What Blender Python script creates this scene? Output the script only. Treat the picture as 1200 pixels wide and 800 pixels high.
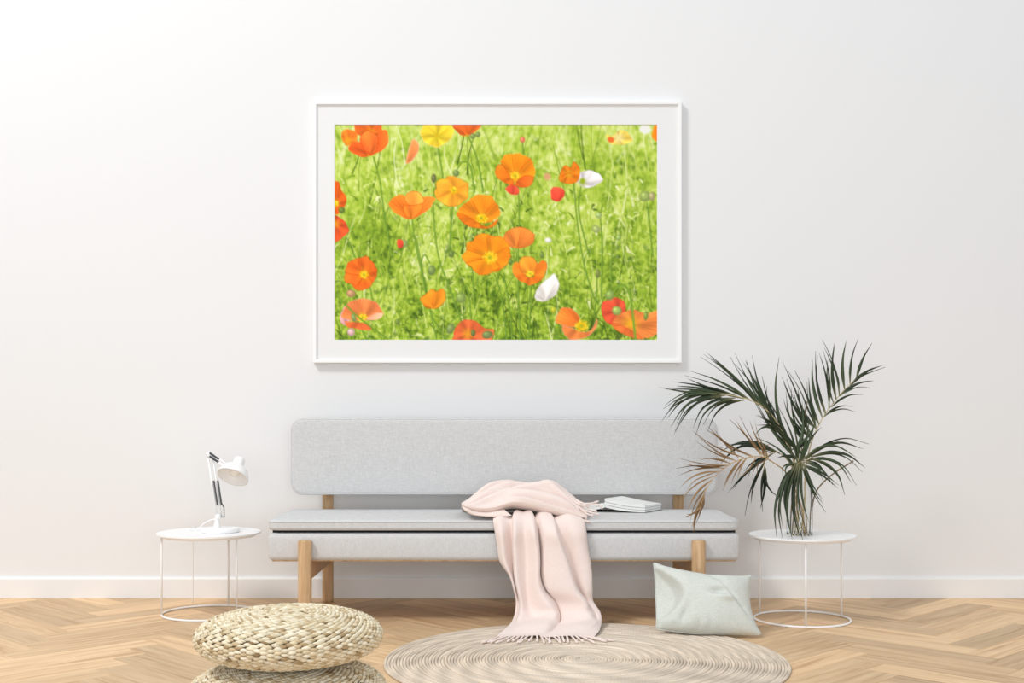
import bpy, bmesh, math, random
import numpy as np
from mathutils import Vector, Matrix

for o in list(bpy.data.objects):
    bpy.data.objects.remove(o)
S = bpy.context.scene
C = S.collection
PI = math.pi
rnd = random.Random(7)

# ------------------------------------------------------------------ camera
FPX, HX, HY, CAMZ = 1400.0, 600.0, 480.0, 1.0
cd = bpy.data.cameras.new('camera')
cam = bpy.data.objects.new('camera', cd)
C.objects.link(cam)
cam.location = (0, 0, CAMZ)
cam.rotation_euler = (PI / 2, 0, 0)
cd.sensor_width = 36.0
cd.lens = 36.0 * FPX / 1200.0
cd.shift_y = 80.0 / 1200.0
cd.clip_start = 0.05
S.camera = cam

# ------------------------------------------------------------------ light
W = bpy.data.worlds.new('world')
S.world = W
W.use_nodes = True
bgn = W.node_tree.nodes['Background']
bgn.inputs['Color'].default_value = (0.93, 0.975, 1.03, 1)
bgn.inputs['Strength'].default_value = 0.72


def area_light(name, loc, target, sx, sy, power, col):
    d = bpy.data.lights.new(name, 'AREA')
    d.shape = 'RECTANGLE'
    d.size, d.size_y = sx, sy
    d.energy = power
    d.color = col
    o = bpy.data.objects.new(name, d)
    C.objects.link(o)
    o.location = loc
    o.rotation_euler = (Vector(target) - Vector(loc)).to_track_quat('-Z', 'Y').to_euler()
    return o


area_light('window_light', (-5.0, 0.8, 8.0), (0.2, 5.6, 0.6), 2.0, 1.7, 450, (1.0, 0.985, 0.965))

area_light('front_fill_light', (0.3, -2.6, 1.2), (0.1, 6.3, 0.4), 4.4, 2.2, 130, (0.95, 0.985, 1.0))  # added fill behind the camera, brightens the wall under the sofa

S.view_settings.view_transform = 'Standard'
S.view_settings.look = 'None'
S.view_settings.gamma = 1.0
S.view_settings.use_curve_mapping = False
S.view_settings.exposure = 0.03


# ------------------------------------------------------------------ helpers
def lin(r, g, b):
    def f(c):
        c /= 255.0
        return c / 12.92 if c <= 0.04045 else ((c + 0.055) / 1.055) ** 2.4
    return (f(r), f(g), f(b), 1.0)


def P(px, py, Y):
    """photo pixel at depth Y -> world point"""
    s = FPX / Y
    return Vector(((px - HX) / s, Y, CAMZ - (py - HY) / s))


def PX(px, Y):
    return (px - HX) * Y / FPX


def PZ(py, Y):
    return CAMZ - (py - HY) * Y / FPX


def new_mat(name, col, rough=0.6, metal=0.0, sheen=0.0, spec=0.5):
    m = bpy.data.materials.new(name)
    m.use_nodes = True
    b = m.node_tree.nodes['Principled BSDF']
    b.inputs['Base Color'].default_value = col
    b.inputs['Roughness'].default_value = rough
    b.inputs['Metallic'].default_value = metal
    b.inputs['Specular IOR Level'].default_value = spec
    if sheen:
        b.inputs['Sheen Weight'].default_value = sheen
        b.inputs['Sheen Roughness'].default_value = 0.5
    return m, m.node_tree.nodes, m.node_tree.links, b


def add(nodes, t, **kw):
    n = nodes.new(t)
    for k, v in kw.items():
        if k in n.inputs:
            n.inputs[k].default_value = v
        else:
            setattr(n, k, v)
    return n


def coord(nodes, links, scale=(1, 1, 1), rot=(0, 0, 0)):
    t = nodes.new('ShaderNodeTexCoord')
    m = nodes.new('ShaderNodeMapping')
    m.inputs['Scale'].default_value = scale
    m.inputs['Rotation'].default_value = rot
    links.new(t.outputs['Object'], m.inputs['Vector'])
    return m.outputs['Vector']


def ramp(nodes, stops):
    r = nodes.new('ShaderNodeValToRGB')
    els = r.color_ramp.elements
    while len(els) < len(stops):
        els.new(0.5)
    for e, (p, c) in zip(els, stops):
        e.position = p
        e.color = c
    return r


def bump(nodes, links, b, height, strength, dist):
    n = nodes.new('ShaderNodeBump')
    n.inputs['Strength'].default_value = strength
    n.inputs['Distance'].default_value = dist
    links.new(height, n.inputs['Height'])
    links.new(n.outputs['Normal'], b.inputs['Normal'])


def fabric(name, c1, c2, sc=1.0, sheen=0.25, bs=0.35, rough=0.9):
    """woven cloth: two crossed sets of stretched noise threads"""
    m, N, L, b = new_mat(name, c1, rough, 0, sheen, 0.2)
    v1 = coord(N, L, (45 * sc, 45 * sc, 380 * sc))
    v2 = coord(N, L, (380 * sc, 380 * sc, 45 * sc))
    n1 = add(N, 'ShaderNodeTexNoise', Scale=1.0, Detail=2.0)
    n2 = add(N, 'ShaderNodeTexNoise', Scale=1.0, Detail=2.0)
    L.new(v1, n1.inputs['Vector'])
    L.new(v2, n2.inputs['Vector'])
    a = add(N, 'ShaderNodeMath', operation='ADD')
    L.new(n1.outputs['Fac'], a.inputs[0])
    L.new(n2.outputs['Fac'], a.inputs[1])
    h = add(N, 'ShaderNodeMath', operation='MULTIPLY')
    h.inputs[1].default_value = 0.5
    L.new(a.outputs[0], h.inputs[0])
    r = ramp(N, [(0.36, c2), (0.62, c1)])
    L.new(h.outputs[0], r.inputs['Fac'])
    L.new(r.outputs['Color'], b.inputs['Base Color'])
    bump(N, L, b, h.outputs[0], bs, 0.002)
    return m


M = {}
# wall paint
m, N, L, b = new_mat('wall_paint', lin(233, 233, 233), 0.85, spec=0.25)
n = add(N, 'ShaderNodeTexNoise', Scale=120.0, Detail=4.0)
L.new(coord(N, L), n.inputs['Vector'])
bump(N, L, b, n.outputs['Fac'], 0.06, 0.002)
M['wall'] = m
m, N, L, b = new_mat('baseboard_paint', lin(238, 237, 236), 0.45)
M['base'] = m
m, N, L, b = new_mat('white_lacquer', lin(246, 246, 246), 0.35)
M['white'] = m
m, N, L, b = new_mat('white_frame_paint', lin(244, 244, 243), 0.4)
M['frame'] = m
m, N, L, b = new_mat('mat_board', lin(234, 234, 233), 0.9, spec=0.1)
n = add(N, 'ShaderNodeTexNoise', Scale=400.0, Detail=2.0)
L.new(coord(N, L), n.inputs['Vector'])
bump(N, L, b, n.outputs['Fac'], 0.05, 0.001)
M['mat'] = m
m, N, L, b = new_mat('dark_steel', lin(95, 97, 100), 0.35, 0.8)
M['steel'] = m
m, N, L, b = new_mat('chrome', lin(200, 200, 200), 0.2, 1.0)
M['chrome'] = m
m, N, L, b = new_mat('bulb_glass', lin(250, 248, 242), 0.2)
M['bulb'] = m
m, N, L, b = new_mat('paper', lin(240, 240, 237), 0.85, spec=0.2)
v = coord(N, L, (3, 3, 900))
n = add(N, 'ShaderNodeTexNoise', Scale=1.0, Detail=2.0)
L.new(v, n.inputs['Vector'])
r = ramp(N, [(0.35, lin(222, 222, 219)), (0.6, lin(243, 243, 240))])
L.new(n.outputs['Fac'], r.inputs['Fac'])
L.new(r.outputs['Color'], b.inputs['Base Color'])
M['paper'] = m
m, N, L, b = new_mat('black_cover', lin(24, 24, 25), 0.5)
M['black'] = m
m, N, L, b = new_mat('grey_cover', lin(226, 226, 222), 0.6)
M['cover'] = m
m, N, L, b = new_mat('gap_shade_dark', lin(40, 42, 46), 0.9, spec=0.1)  # near-black colour standing in for shade between base and seat cushion
M['gap_shade'] = m

M['sofa'] = fabric('grey_sofa_fabric', lin(212, 212, 212), lin(195, 195, 195), 1.0, 0.2)
M['pillow'] = fabric('sage_linen', lin(216, 219, 212), lin(199, 203, 195), 1.2, 0.2)
M['throw'] = fabric('blush_wool', lin(240, 224, 217), lin(233, 215, 207), 1.6, 0.3, 0.2)
m, N, L, b = new_mat('blush_yarn', lin(238, 221, 213), 0.9, 0, 0.3, 0.2)
M['yarn'] = m


def wood(name, c1, c2, c3, sc, axis=0, rough=0.45, per_object=False, streak=1.0):
    m, N, L, b = new_mat(name, c1, rough, spec=0.35)
    s = [14 * sc, 14 * sc, 14 * sc]
    s[axis] = 0.8 * sc
    t = N.new('ShaderNodeTexCoord')
    mp = N.new('ShaderNodeMapping')
    mp.inputs['Scale'].default_value = s
    vec = t.outputs['Object']
    if per_object:
        oi = N.new('ShaderNodeObjectInfo')
        va = N.new('ShaderNodeVectorMath')
        va.operation = 'MULTIPLY_ADD'
        va.inputs[1].default_value = (37.0, 53.0, 71.0)
        L.new(oi.outputs['Random'], va.inputs[0])
        L.new(vec, va.inputs[2])
        vec = va.outputs[0]
    L.new(vec, mp.inputs['Vector'])
    n1 = add(N, 'ShaderNodeTexNoise', Scale=1.0, Detail=6.0, Roughness=0.62, Distortion=1.6)
    n2 = add(N, 'ShaderNodeTexNoise', Scale=5.5, Detail=4.0, Roughness=0.7)
    L.new(mp.outputs['Vector'], n1.inputs['Vector'])
    L.new(mp.outputs['Vector'], n2.inputs['Vector'])
    r = ramp(N, [(0.28, c3), (0.47, c2), (0.66, c1)])
    L.new(n1.outputs['Fac'], r.inputs['Fac'])
    r2 = ramp(N, [(0.35, (0.80, 0.77, 0.74, 1)), (0.6, (1, 1, 1, 1))])
    L.new(n2.outputs['Fac'], r2.inputs['Fac'])
    mx = N.new('ShaderNodeMixRGB')
    mx.blend_type = 'MULTIPLY'
    mx.inputs['Fac'].default_value = 0.55 * streak
    L.new(r.outputs['Color'], mx.inputs['Color1'])
    L.new(r2.outputs['Color'], mx.inputs['Color2'])
    out = mx.outputs['Color']
    if per_object:
        hs = N.new('ShaderNodeHueSaturation')
        mr = N.new('ShaderNodeMapRange')
        mr.inputs['To Min'].default_value = 0.72
        mr.inputs['To Max'].default_value = 1.10
        L.new(oi.outputs['Random'], mr.inputs['Value'])
        L.new(mr.outputs['Result'], hs.inputs['Value'])
        L.new(out, hs.inputs['Color'])
        out = hs.outputs['Color']
    L.new(out, b.inputs['Base Color'])
    bump(N, L, b, n2.outputs['Fac'], 0.12, 0.001)
    return m


M['oak'] = wood('oak_leg', lin(220, 188, 148), lin(204, 168, 126), lin(178, 140, 100), 2.2, axis=2)
M['plank'] = wood('oak_plank', lin(240, 208, 166), lin(228, 192, 148), lin(196, 154, 112), 1.2, axis=0, per_object=True, rough=0.5)
M['subfloor'] = wood('oak_subfloor', lin(150, 118, 86), lin(140, 108, 78), lin(120, 90, 62), 1.0, axis=0, rough=0.6)


# straw, with the colour of each strand in a colour attribute
def strand_mat(name, rough=0.7):
    m, N, L, b = new_mat(name, (1, 1, 1, 1), rough, spec=0.3)
    a = N.new('ShaderNodeAttribute')
    a.attribute_name = 'strand'
    n = add(N, 'ShaderNodeTexNoise', Scale=260.0, Detail=3.0)
    L.new(coord(N, L), n.inputs['Vector'])
    r = ramp(N, [(0.3, (0.82, 0.80, 0.77, 1)), (0.65, (1, 1, 1, 1))])
    L.new(n.outputs['Fac'], r.inputs['Fac'])
    mx = N.new('ShaderNodeMixRGB')
    mx.blend_type = 'MULTIPLY'
    mx.inputs['Fac'].default_value = 0.7
    L.new(a.outputs['Color'], mx.inputs['Color1'])
    L.new(r.outputs['Color'], mx.inputs['Color2'])
    L.new(mx.outputs['Color'], b.inputs['Base Color'])
    bump(N, L, b, n.outputs['Fac'], 0.25, 0.001)
    return m


M['straw'] = strand_mat('water_hyacinth')
M['jute'] = strand_mat('jute_braid', 0.85)
m, N, L, b = new_mat('straw_core', lin(124, 102, 72), 0.9)
M['core'] = m


def leaf_mat(name, c1, c2):
    m, N, L, b = new_mat(name, c1, 0.45, spec=0.45)
    v = coord(N, L, (60, 60, 60))
    n = add(N, 'ShaderNodeTexNoise', Scale=1.0, Detail=3.0)
    L.new(v, n.inputs['Vector'])
    r = ramp(N, [(0.35, c1), (0.65, c2)])
    L.new(n.outputs['Fac'], r.inputs['Fac'])
    L.new(r.outputs['Color'], b.inputs['Base Color'])
    return m


LEAFC = {'leaf': (lin(68, 82, 58), lin(150, 148, 108)), 'leaf_dark': (lin(50, 62, 46), lin(120, 122, 88)), 'leaf_dry': (lin(150, 120, 84), lin(190, 158, 114))}
M['leaf'] = strand_mat('palm_leaf', 0.42)
M['rachis'] = leaf_mat('palm_stalk', lin(196, 176, 136), lin(214, 196, 158))
M['rachis_dry'] = leaf_mat('palm_stalk_dry', lin(186, 150, 104), lin(204, 170, 124))
M['stem'] = leaf_mat('palm_stem_base', lin(120, 104, 82), lin(156, 138, 110))

m, N, L, b = new_mat('vase_glass', (0.96, 0.98, 0.98, 1), 0.02)
b.inputs['Transmission Weight'].default_value = 1.0
b.inputs['IOR'].default_value = 1.2
M['glass'] = m

m, N, L, b = new_mat('flower_print', (1, 1, 1, 1), 0.75, spec=0.15)
a = N.new('ShaderNodeAttribute')
a.attribute_name = 'print_colour'
L.new(a.outputs['Color'], b.inputs['Base Color'])
M['print'] = m


# --- object builders
def empty(name, loc=(0, 0, 0)):
    o = bpy.data.objects.new(name, None)
    o.empty_display_size = 0.05
    C.objects.link(o)
    o.location = loc
    return o


def tag(o, label=None, cat=None, group=None, kind=None):
    if label:
        o['label'] = label
    if cat:
        o['category'] = cat
    if group:
        o['group'] = group
    if kind:
        o['kind'] = kind
    return o


def place(name, me, mat, parent=None, loc=None, rot=None):
    """link a mesh given in WORLD coordinates (or local with loc/rot)"""
    o = bpy.data.objects.new(name, me)
    C.objects.link(o)
    if mat is not None and not me.materials:
        me.materials.append(M[mat] if isinstance(mat, str) else mat)
    if parent is not None:
        o.parent = parent
        off = Vector((0, 0, 0))
        p = parent
        while p is not None:
            off += p.location
            p = p.parent
        if loc is None:
            o.location = -off
        else:
            o.location = Vector(loc) - off
    elif loc is not None:
        o.location = loc
    if rot is not None:
        o.rotation_euler = rot
    return o


def center_origin(o, pt):
    """move the origin of a top-level mesh to pt, keeping its vertices in place"""
    o.data.transform(Matrix.Translation(-Vector(pt)))
    o.location = pt


def mesh_py(name, v, f, smooth=True):
    me = bpy.data.meshes.new(name)
    me.from_pydata([tuple(p) for p in v], [], f)
    me.update()
    if smooth:
        me.polygons.foreach_set('use_smooth', [True] * len(me.polygons))
    return me


def bm_mesh(name, bm, smooth=True):
    bmesh.ops.recalc_face_normals(bm, faces=bm.faces[:])
    me = bpy.data.meshes.new(name)
    bm.to_mesh(me)
    bm.free()
    if smooth:
        me.polygons.foreach_set('use_smooth', [True] * len(me.polygons))
    return me


def box_mesh(x0, x1, y0, y1, z0, z1, r=0.0, seg=3, smooth=True):
    bm = bmesh.new()
    bmesh.ops.create_cube(bm, size=1.0)
    for v in bm.verts:
        v.co = ((x0 + x1) / 2 + v.co.x * (x1 - x0), (y0 + y1) / 2 + v.co.y * (y1 - y0), (z0 + z1) / 2 + v.co.z * (z1 - z0))
    if r > 0:
        bmesh.ops.bevel(bm, geom=bm.edges[:], offset=r, segments=seg, profile=0.5, affect='EDGES')
    return bm_mesh('box', bm, smooth and r > 0)


def crom(pts, n):
    """Catmull-Rom resampling of an (k,d) array to n points"""
    p = np.asarray(pts, float)
    k = len(p)
    q = np.concatenate([(2 * p[0] - p[1])[None], p, (2 * p[-1] - p[-2])[None]])
    t = np.linspace(0, k - 1 - 1e-9, n)
    i = np.floor(t).astype(int)
    u = (t - i).reshape((-1,) + (1,) * (p.ndim - 1))
    a, b_, c, d = q[i], q[i + 1], q[i + 2], q[i + 3]
    return 0.5 * ((2 * b_) + (-a + c) * u + (2 * a - 5 * b_ + 4 * c - d) * u ** 2 + (-a + 3 * b_ - 3 * c + d) * u ** 3)


def tube_data(pts, rad, sides=8, closed=False, flat=1.0):
    pts = [Vector(p) for p in pts]
    n = len(pts)
    rr = rad if hasattr(rad, '__len__') else [rad] * n
    v, f = [], []
    up = None
    for i, p in enumerate(pts):
        if closed:
            t = pts[(i + 1) % n] - pts[(i - 1) % n]
        else:
            t = pts[min(i + 1, n - 1)] - pts[max(i - 1, 0)]
        t.normalize()
        if up is None:
            up = Vector((0, 0, 1)) if abs(t.z) < 0.9 else Vector((1, 0, 0))
        a = t.cross(up).normalized()
        bvec = a.cross(t).normalized()
        up = bvec
        for k in range(sides):
            th = 2 * PI * k / sides
            v.append(p + a * (math.cos(th) * rr[i]) + bvec * (math.sin(th) * rr[i] * flat))
    m_ = n if closed else n - 1
    for i in range(m_):
        for k in range(sides):
            i2 = (i + 1) % n
            k2 = (k + 1) % sides
            f.append((i * sides + k, i * sides + k2, i2 * sides + k2, i2 * sides + k))
    if not closed:
        f.append(tuple(range(sides - 1, -1, -1)))
        f.append(tuple((n - 1) * sides + k for k in range(sides)))
    return v, f


def tube(name, pts, rad, sides=8, closed=False, flat=1.0):
    v, f = tube_data(pts, rad, sides, closed, flat)
    return mesh_py(name, v, f)


def lathe_data(prof, seg=48, center=(0, 0, 0), axis=None):
    """prof: list of (r, z)"""
    v, f = [], []
    R = Matrix.Identity(3)
    if axis is not None:
        R = Vector((0, 0, 1)).rotation_difference(Vector(axis)).to_matrix()
    c = Vector(center)
    for (r, z) in prof:
        for k in range(seg):
            th = 2 * PI * k / seg
            v.append(c + R @ Vector((r * math.cos(th), r * math.sin(th), z)))
    for i in range(len(prof) - 1):
        for k in range(seg):
            k2 = (k + 1) % seg
            f.append((i * seg + k, i * seg + k2, (i + 1) * seg + k2, (i + 1) * seg + k))
    return v, f


def lathe(name, prof, seg=48, center=(0, 0, 0), axis=None, caps=True):
    v, f = lathe_data(prof, seg, center, axis)
    if caps:
        if prof[0][0] > 1e-6:
            f.append(tuple(range(seg - 1, -1, -1)))
        if prof[-1][0] > 1e-6:
            f.append(tuple((len(prof) - 1) * seg + k for k in range(seg)))
    me = mesh_py(name, v, f)
    bm = bmesh.new()
    bm.from_mesh(me)
    bmesh.ops.remove_doubles(bm, verts=bm.verts[:], dist=1e-6)
    bpy.data.meshes.remove(me)
    me = bm_mesh(name, bm)
    return me


def sharp(me, deg=40):
    me.set_sharp_from_angle(angle=math.radians(deg))
    return me


def grid_mesh(name, G, closed_u=False):
    """G: (rows, cols, 3) array"""
    r, c, _ = G.shape
    v = G.reshape(-1, 3)
    f = []
    for i in range(r - 1):
        for j in range(c - 1):
            a = i * c + j
            f.append((a, a + 1, a + c + 1, a + c))
    return mesh_py(name, v, f)


def set_attr(me, name, cols):
    at = me.color_attributes.new(name, 'FLOAT_COLOR', 'POINT')
    at.data.foreach_set('color', np.asarray(cols, np.float32).ravel())


# ------------------------------------------------------------------ room
WY = FPX / 220.0          # depth of the back wall, 6.364 m
wall = place('wall_back', box_mesh(-5.0, 5.0, WY, WY + 0.12, -0.05, 3.7), 'wall')
tag(wall, 'plain white plaster wall behind the sofa', kind='structure')
bb = bmesh.new()
prof = [(0, 0), (-0.016, 0), (-0.016, 0.100), (-0.012, 0.108), (0, 0.110)]
vs0 = [bb.verts.new((-5.0, WY + y, z)) for y, z in prof]
vs1 = [bb.verts.new((5.0, WY + y, z)) for y, z in prof]
for i in range(len(prof) - 1):
    bb.faces.new((vs0[i], vs0[i + 1], vs1[i + 1], vs1[i]))
bb.faces.new((vs0[4], vs0[0], vs1[0], vs1[4]))
bb.faces.new(vs0)
bb.faces.new(vs1[::-1])
base = place('baseboard_back', bm_mesh('baseboard', bb, False), 'base')
tag(base, 'low white painted baseboard along the wall', kind='structure')

floor = place('floor', box_mesh(-5.0, 5.0, -1.0, WY, -0.06, -0.0045), 'subfloor')
tag(floor, 'light oak herringbone plank floor', kind='structure')
# herringbone planks, clipped at the wall
PW, PL = 0.14, 0.70
KN = int(round(PL / PW))


def clip(poly, fn):
    out = []
    for i in range(len(poly)):
        a, b_ = poly[i], poly[(i + 1) % len(poly)]
        da, db = fn(a), fn(b_)
        if da >= 0:
            out.append(a)
        if (da >= 0) != (db >= 0):
            t = da / (da - db)
            out.append((a[0] + (b_[0] - a[0]) * t, a[1] + (b_[1] - a[1]) * t))
    return out


plank_cache = {}


def plank_obj(cx, cy, ang):
    ca, sa = math.cos(ang), math.sin(ang)
    g = 0.0009
    hx, hy = PL / 2 - g, PW / 2 - g
    poly = [(-hx, -hy), (hx, -hy), (hx, hy), (-hx, hy)]
    cl = clip(poly, lambda p: (WY - 0.002) - (cy + p[0] * sa + p[1] * ca))
    if len(cl) < 3:
        return
    key = 'full' if cl == poly else None
    if key and key in plank_cache:
        me = plank_cache[key]
    else:
        bm = bmesh.new()
        top = [bm.verts.new((x, y, 0.0)) for x, y in cl]
        bot = [bm.verts.new((x, y, -0.0044)) for x, y in cl]
        tf = bm.faces.new(top)
        for i in range(len(cl)):
            j = (i + 1) % len(cl)
            bm.faces.new((top[j], top[i], bot[i], bot[j]))
        bm.faces.new(bot[::-1])
        bmesh.ops.bevel(bm, geom=list(tf.edges), offset=0.0012, segments=1, affect='EDGES')
        me = bm_mesh('plank', bm, False)
        if key:
            plank_cache[key] = me
    place('plank', me, 'plank', floor, (cx, cy, rnd.uniform(-0.0003, 0.0)), (0, 0, ang))


# herringbone lattice in a frame turned by 45 degrees
c45 = math.sqrt(0.5)
X0, Y0 = -0.02, 5.2
cnt = 0
for i in range(-60, 61):
    for j in range(-14, 15):
        for kind in (0, 1):
            # horizontal plank at (a,b); vertical plank next to it
            a0 = i * PW + j * PL * 1.0
            b0 = i * PW - j * PL * 1.0
            if kind == 0:
                u, v_ = a0 + PL / 2, b0 + PW / 2
            else:
                u, v_ = a0 + PL + PW / 2, b0 + PW - PL / 2 + (PL - PW) * 0 + 0.0
                v_ = b0 + PW / 2 - PL / 2 + PW / 2
            cx = X0 + (u - v_) * c45
            cy = Y0 + (u + v_) * c45
            if -3.7 < cx < 3.7 and 3.15 < cy < WY + 0.3:
                plank_obj(cx, cy, PI / 4 if kind == 0 else -PI / 4)
                cnt += 1


# ------------------------------------------------------------------ sofa
SX0, SX1 = PX(313, 5.556), PX(868, 5.556)
SY0, SY1 = 5.556, 6.185
sofa = empty('sofa', ((SX0 + SX1) / 2, 5.87, 0))
tag(sofa, 'long grey fabric bench sofa on round oak legs against the white wall', 'sofa')
place('upholstered_base', sharp(box_mesh(SX0, SX1, SY0, SY1, 0.296, 0.426, 0.026, 5), 60), 'sofa', sofa)
place('base_board', box_mesh(SX0 + 0.02, SX1 - 0.02, SY0 + 0.016, SY1 - 0.02, 0.2930, 0.300, 0.002, 1), 'oak', sofa)
place('gap_shade_filler', box_mesh(SX0 + 0.02, SX1 - 0.02, SY0 + 0.03, SY1 - 0.02, 0.420, 0.443, 0.0), 'gap_shade', sofa)  # recessed dark filler, its colour paints the shade in the cushion gap


def soft_slab(x0, x1, y0, y1, z0, z1, rc, re, axis, crown, nx=90, ny=30, puff=0.0, seedv=0):
    """upholstered slab: rounded-rectangle outline (corner radius rc) seen along 'axis', edges rolled by re, faces crowned"""
    a0, a1, c0, c1 = (x0, x1, y0, y1) if axis == 'z' else (x0, x1, z0, z1)
    t0, t1 = (z0, z1) if axis == 'z' else (y0, y1)
    hx, hy = (a1 - a0) / 2, (c1 - c0) / 2
    mx, my = (a0 + a1) / 2, (c0 + c1) / 2
    th = (t1 - t0) / 2
    mt = (t0 + t1) / 2

    def outline(ins):
        r = max(rc - ins, 0.004)
        wx, wy = hx - ins - r, hy - ins - r
        pts = []
        for (sx, sy, st) in ((1, 1, 0), (-1, 1, PI / 2), (-1, -1, PI), (1, -1, 1.5 * PI)):
            for k in range(9):
                an = st + (PI / 2) * k / 8
                pts.append((sx * wx + r * math.cos(an), sy * wy + r * math.sin(an)))
            # straight run to the next corner
            nxt = {(1, 1): (-wx, wy + r), (-1, 1): (-wx - r, -wy), (-1, -1): (wx, -wy - r), (1, -1): (wx + r, wy)}[(sx, sy)]
            last = pts[-1]
            m_ = nx // 2 if sy == sx else ny // 2
            for k in range(1, m_):
                t = k / m_
                pts.append((last[0] + (nxt[0] - last[0]) * t, last[1] + (nxt[1] - last[1]) * t))
        return pts
    rings = []
    nb = 7
    ro = random.Random(seedv)
    for side in (-1, 1):
        seq = []
        for k in range(nb + 1):
            an = (PI / 2) * k / nb
            seq.append((re * (1 - math.cos(an)), th - re + re * math.sin(an)))
        for ex in (0.02, 0.05, 0.1, 0.15):
            if re + ex < min(hx, hy) - 0.01:
                seq.append((re + ex, th + crown * (1 - math.exp(-ex / 0.05))))
        seq = [(i_, side * t_) for i_, t_ in seq]
        if side < 0:
            seq = seq[::-1]
        rings += seq
    v, f = [], []
    n = None
    for ins, t in rings:
        o_ = outline(ins)
        n = len(o_)
        for (p, q) in o_:
            if axis == 'z':
                v.append((mx + p, my + q, mt + t))
            else:
                v.append((mx + p, mt + t, my + q))
    for i in range(len(rings) - 1):
        for k in range(n):
            k2 = (k + 1) % n
            f.append((i * n + k, i * n + k2, (i + 1) * n + k2, (i + 1) * n + k))
    f.append(tuple(range(n - 1, -1, -1)))
    f.append(tuple((len(rings) - 1) * n + k for k in range(n)))
    me = mesh_py('slab', v, f)
    bm = bmesh.new()
    bm.from_mesh(me)
    bpy.data.meshes.remove(me)
    return bm_mesh('slab', bm)


def loop_pts(x0, x1, y0, y1, z, rc):
    pts = []
    for (cx, cy, st) in ((x1 - rc, y1 - rc, 0), (x0 + rc, y1 - rc, PI / 2), (x0 + rc, y0 + rc, PI), (x1 - rc, y0 + rc, 1.5 * PI)):
        for k in range(7):
            an = st + (PI / 2) * k / 6
            pts.append((cx + rc * math.cos(an), cy + rc * math.sin(an), z))
    return pts


cush = place('seat_cushion', soft_slab(SX0 - 0.001, SX1 + 0.001, SY0 - 0.001, SY1, 0.438, 0.487, 0.05, 0.013, 'z', 0.004), 'sofa', sofa)
for z in (0.451, 0.477):
    place('piping', tube('piping', loop_pts(SX0 - 0.0012, SX1 + 0.0012, SY0 - 0.0012, SY1, z, 0.05), 0.0022, 6, True), 'sofa', cush)
BY0, BY1 = 6.105, 6.185
BX0, BX1 = PX(340, BY0), PX(842, BY0)
back = place('backrest', soft_slab(BX0, BX1, BY0, BY1, PZ(580, BY0), PZ(490, BY0), 0.062, 0.020, 'y', 0.004), 'sofa', sofa)
bo = []
for (x, z, _) in loop_pts(BX0 + 0.0055, BX1 - 0.0055, PZ(580, BY0) + 0.0055, PZ(490, BY0) - 0.0055, 0, 0.057):
    bo.append((x, BY0 + 0.0055, z))
place('piping', tube('piping', bo, 0.0022, 6, True), 'sofa', back)
RYP = 6.222
for fx in (-0.960, 0.865):
    zt = 0.397
    place('front_leg', lathe('front_leg', [(0.0305, 0), (0.032, 0.02), (0.032, zt - 0.006), (0.029, zt), (0.0, zt)], 32, (fx, 5.536, 0)), 'oak', sofa)
    place('rear_post', lathe('rear_post', [(0.0275, 0), (0.0290, 0.02), (0.0290, 0.80), (0.0, 0.80)], 32, (fx + 0.001, RYP, 0)), 'oak', sofa)
    place('side_rail', box_mesh(fx - 0.021, fx + 0.021, 5.55, 6.205, 0.206, 0.291, 0.004, 2), 'oak', sofa)


# ------------------------------------------------------------------ framed picture
FY = 6.322
fx0, fx1, fz1, fz0 = PX(366.5, FY), PX(799, FY), PZ(118, FY), PZ(425, FY)
pic = empty('framed_picture', ((fx0 + fx1) / 2, WY - 0.001, fz0))
tag(pic, 'large white framed photograph of orange poppies hanging above the sofa', 'picture')
fw = 0.019


def frame_bar(a, b_, c, d):
    # mitred bar between outer corners a,b and inner corners d,c
    bm = bmesh.new()
    f_ = [bm.verts.new((p[0], FY, p[1])) for p in (a, b_, c, d)]
    k_ = [bm.verts.new((p[0], WY - 0.002, p[1])) for p in (a, b_, c, d)]
    tf = bm.faces.new(f_)
    bm.faces.new(k_[::-1])
    for i in range(4):
        j = (i + 1) % 4
        bm.faces.new((f_[j], f_[i], k_[i], k_[j]))
    bmesh.ops.recalc_face_normals(bm, faces=bm.faces[:])
    e = [x for x in tf.edges if {x.verts[0], x.verts[1]} in ({f_[0], f_[1]}, {f_[2], f_[3]})]
    bmesh.ops.bevel(bm, geom=e, offset=0.0022, segments=2, affect='EDGES')
    return bm_mesh('frame_bar', bm, False)


O = [(fx0, fz0), (fx1, fz0), (fx1, fz1), (fx0, fz1)]
I = [(fx0 + fw, fz0 + fw), (fx1 - fw, fz0 + fw), (fx1 - fw, fz1 - fw), (fx0 + fw, fz1 - fw)]
for i in range(4):
    j = (i + 1) % 4
    place('frame_bar', frame_bar(O[i], O[j], I[j], I[i]), 'frame', pic)
MY = FY + 0.013
px0, px1, pz1, pz0 = PX(392, MY), PX(770, MY), PZ(146, MY), PZ(398, MY)
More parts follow.
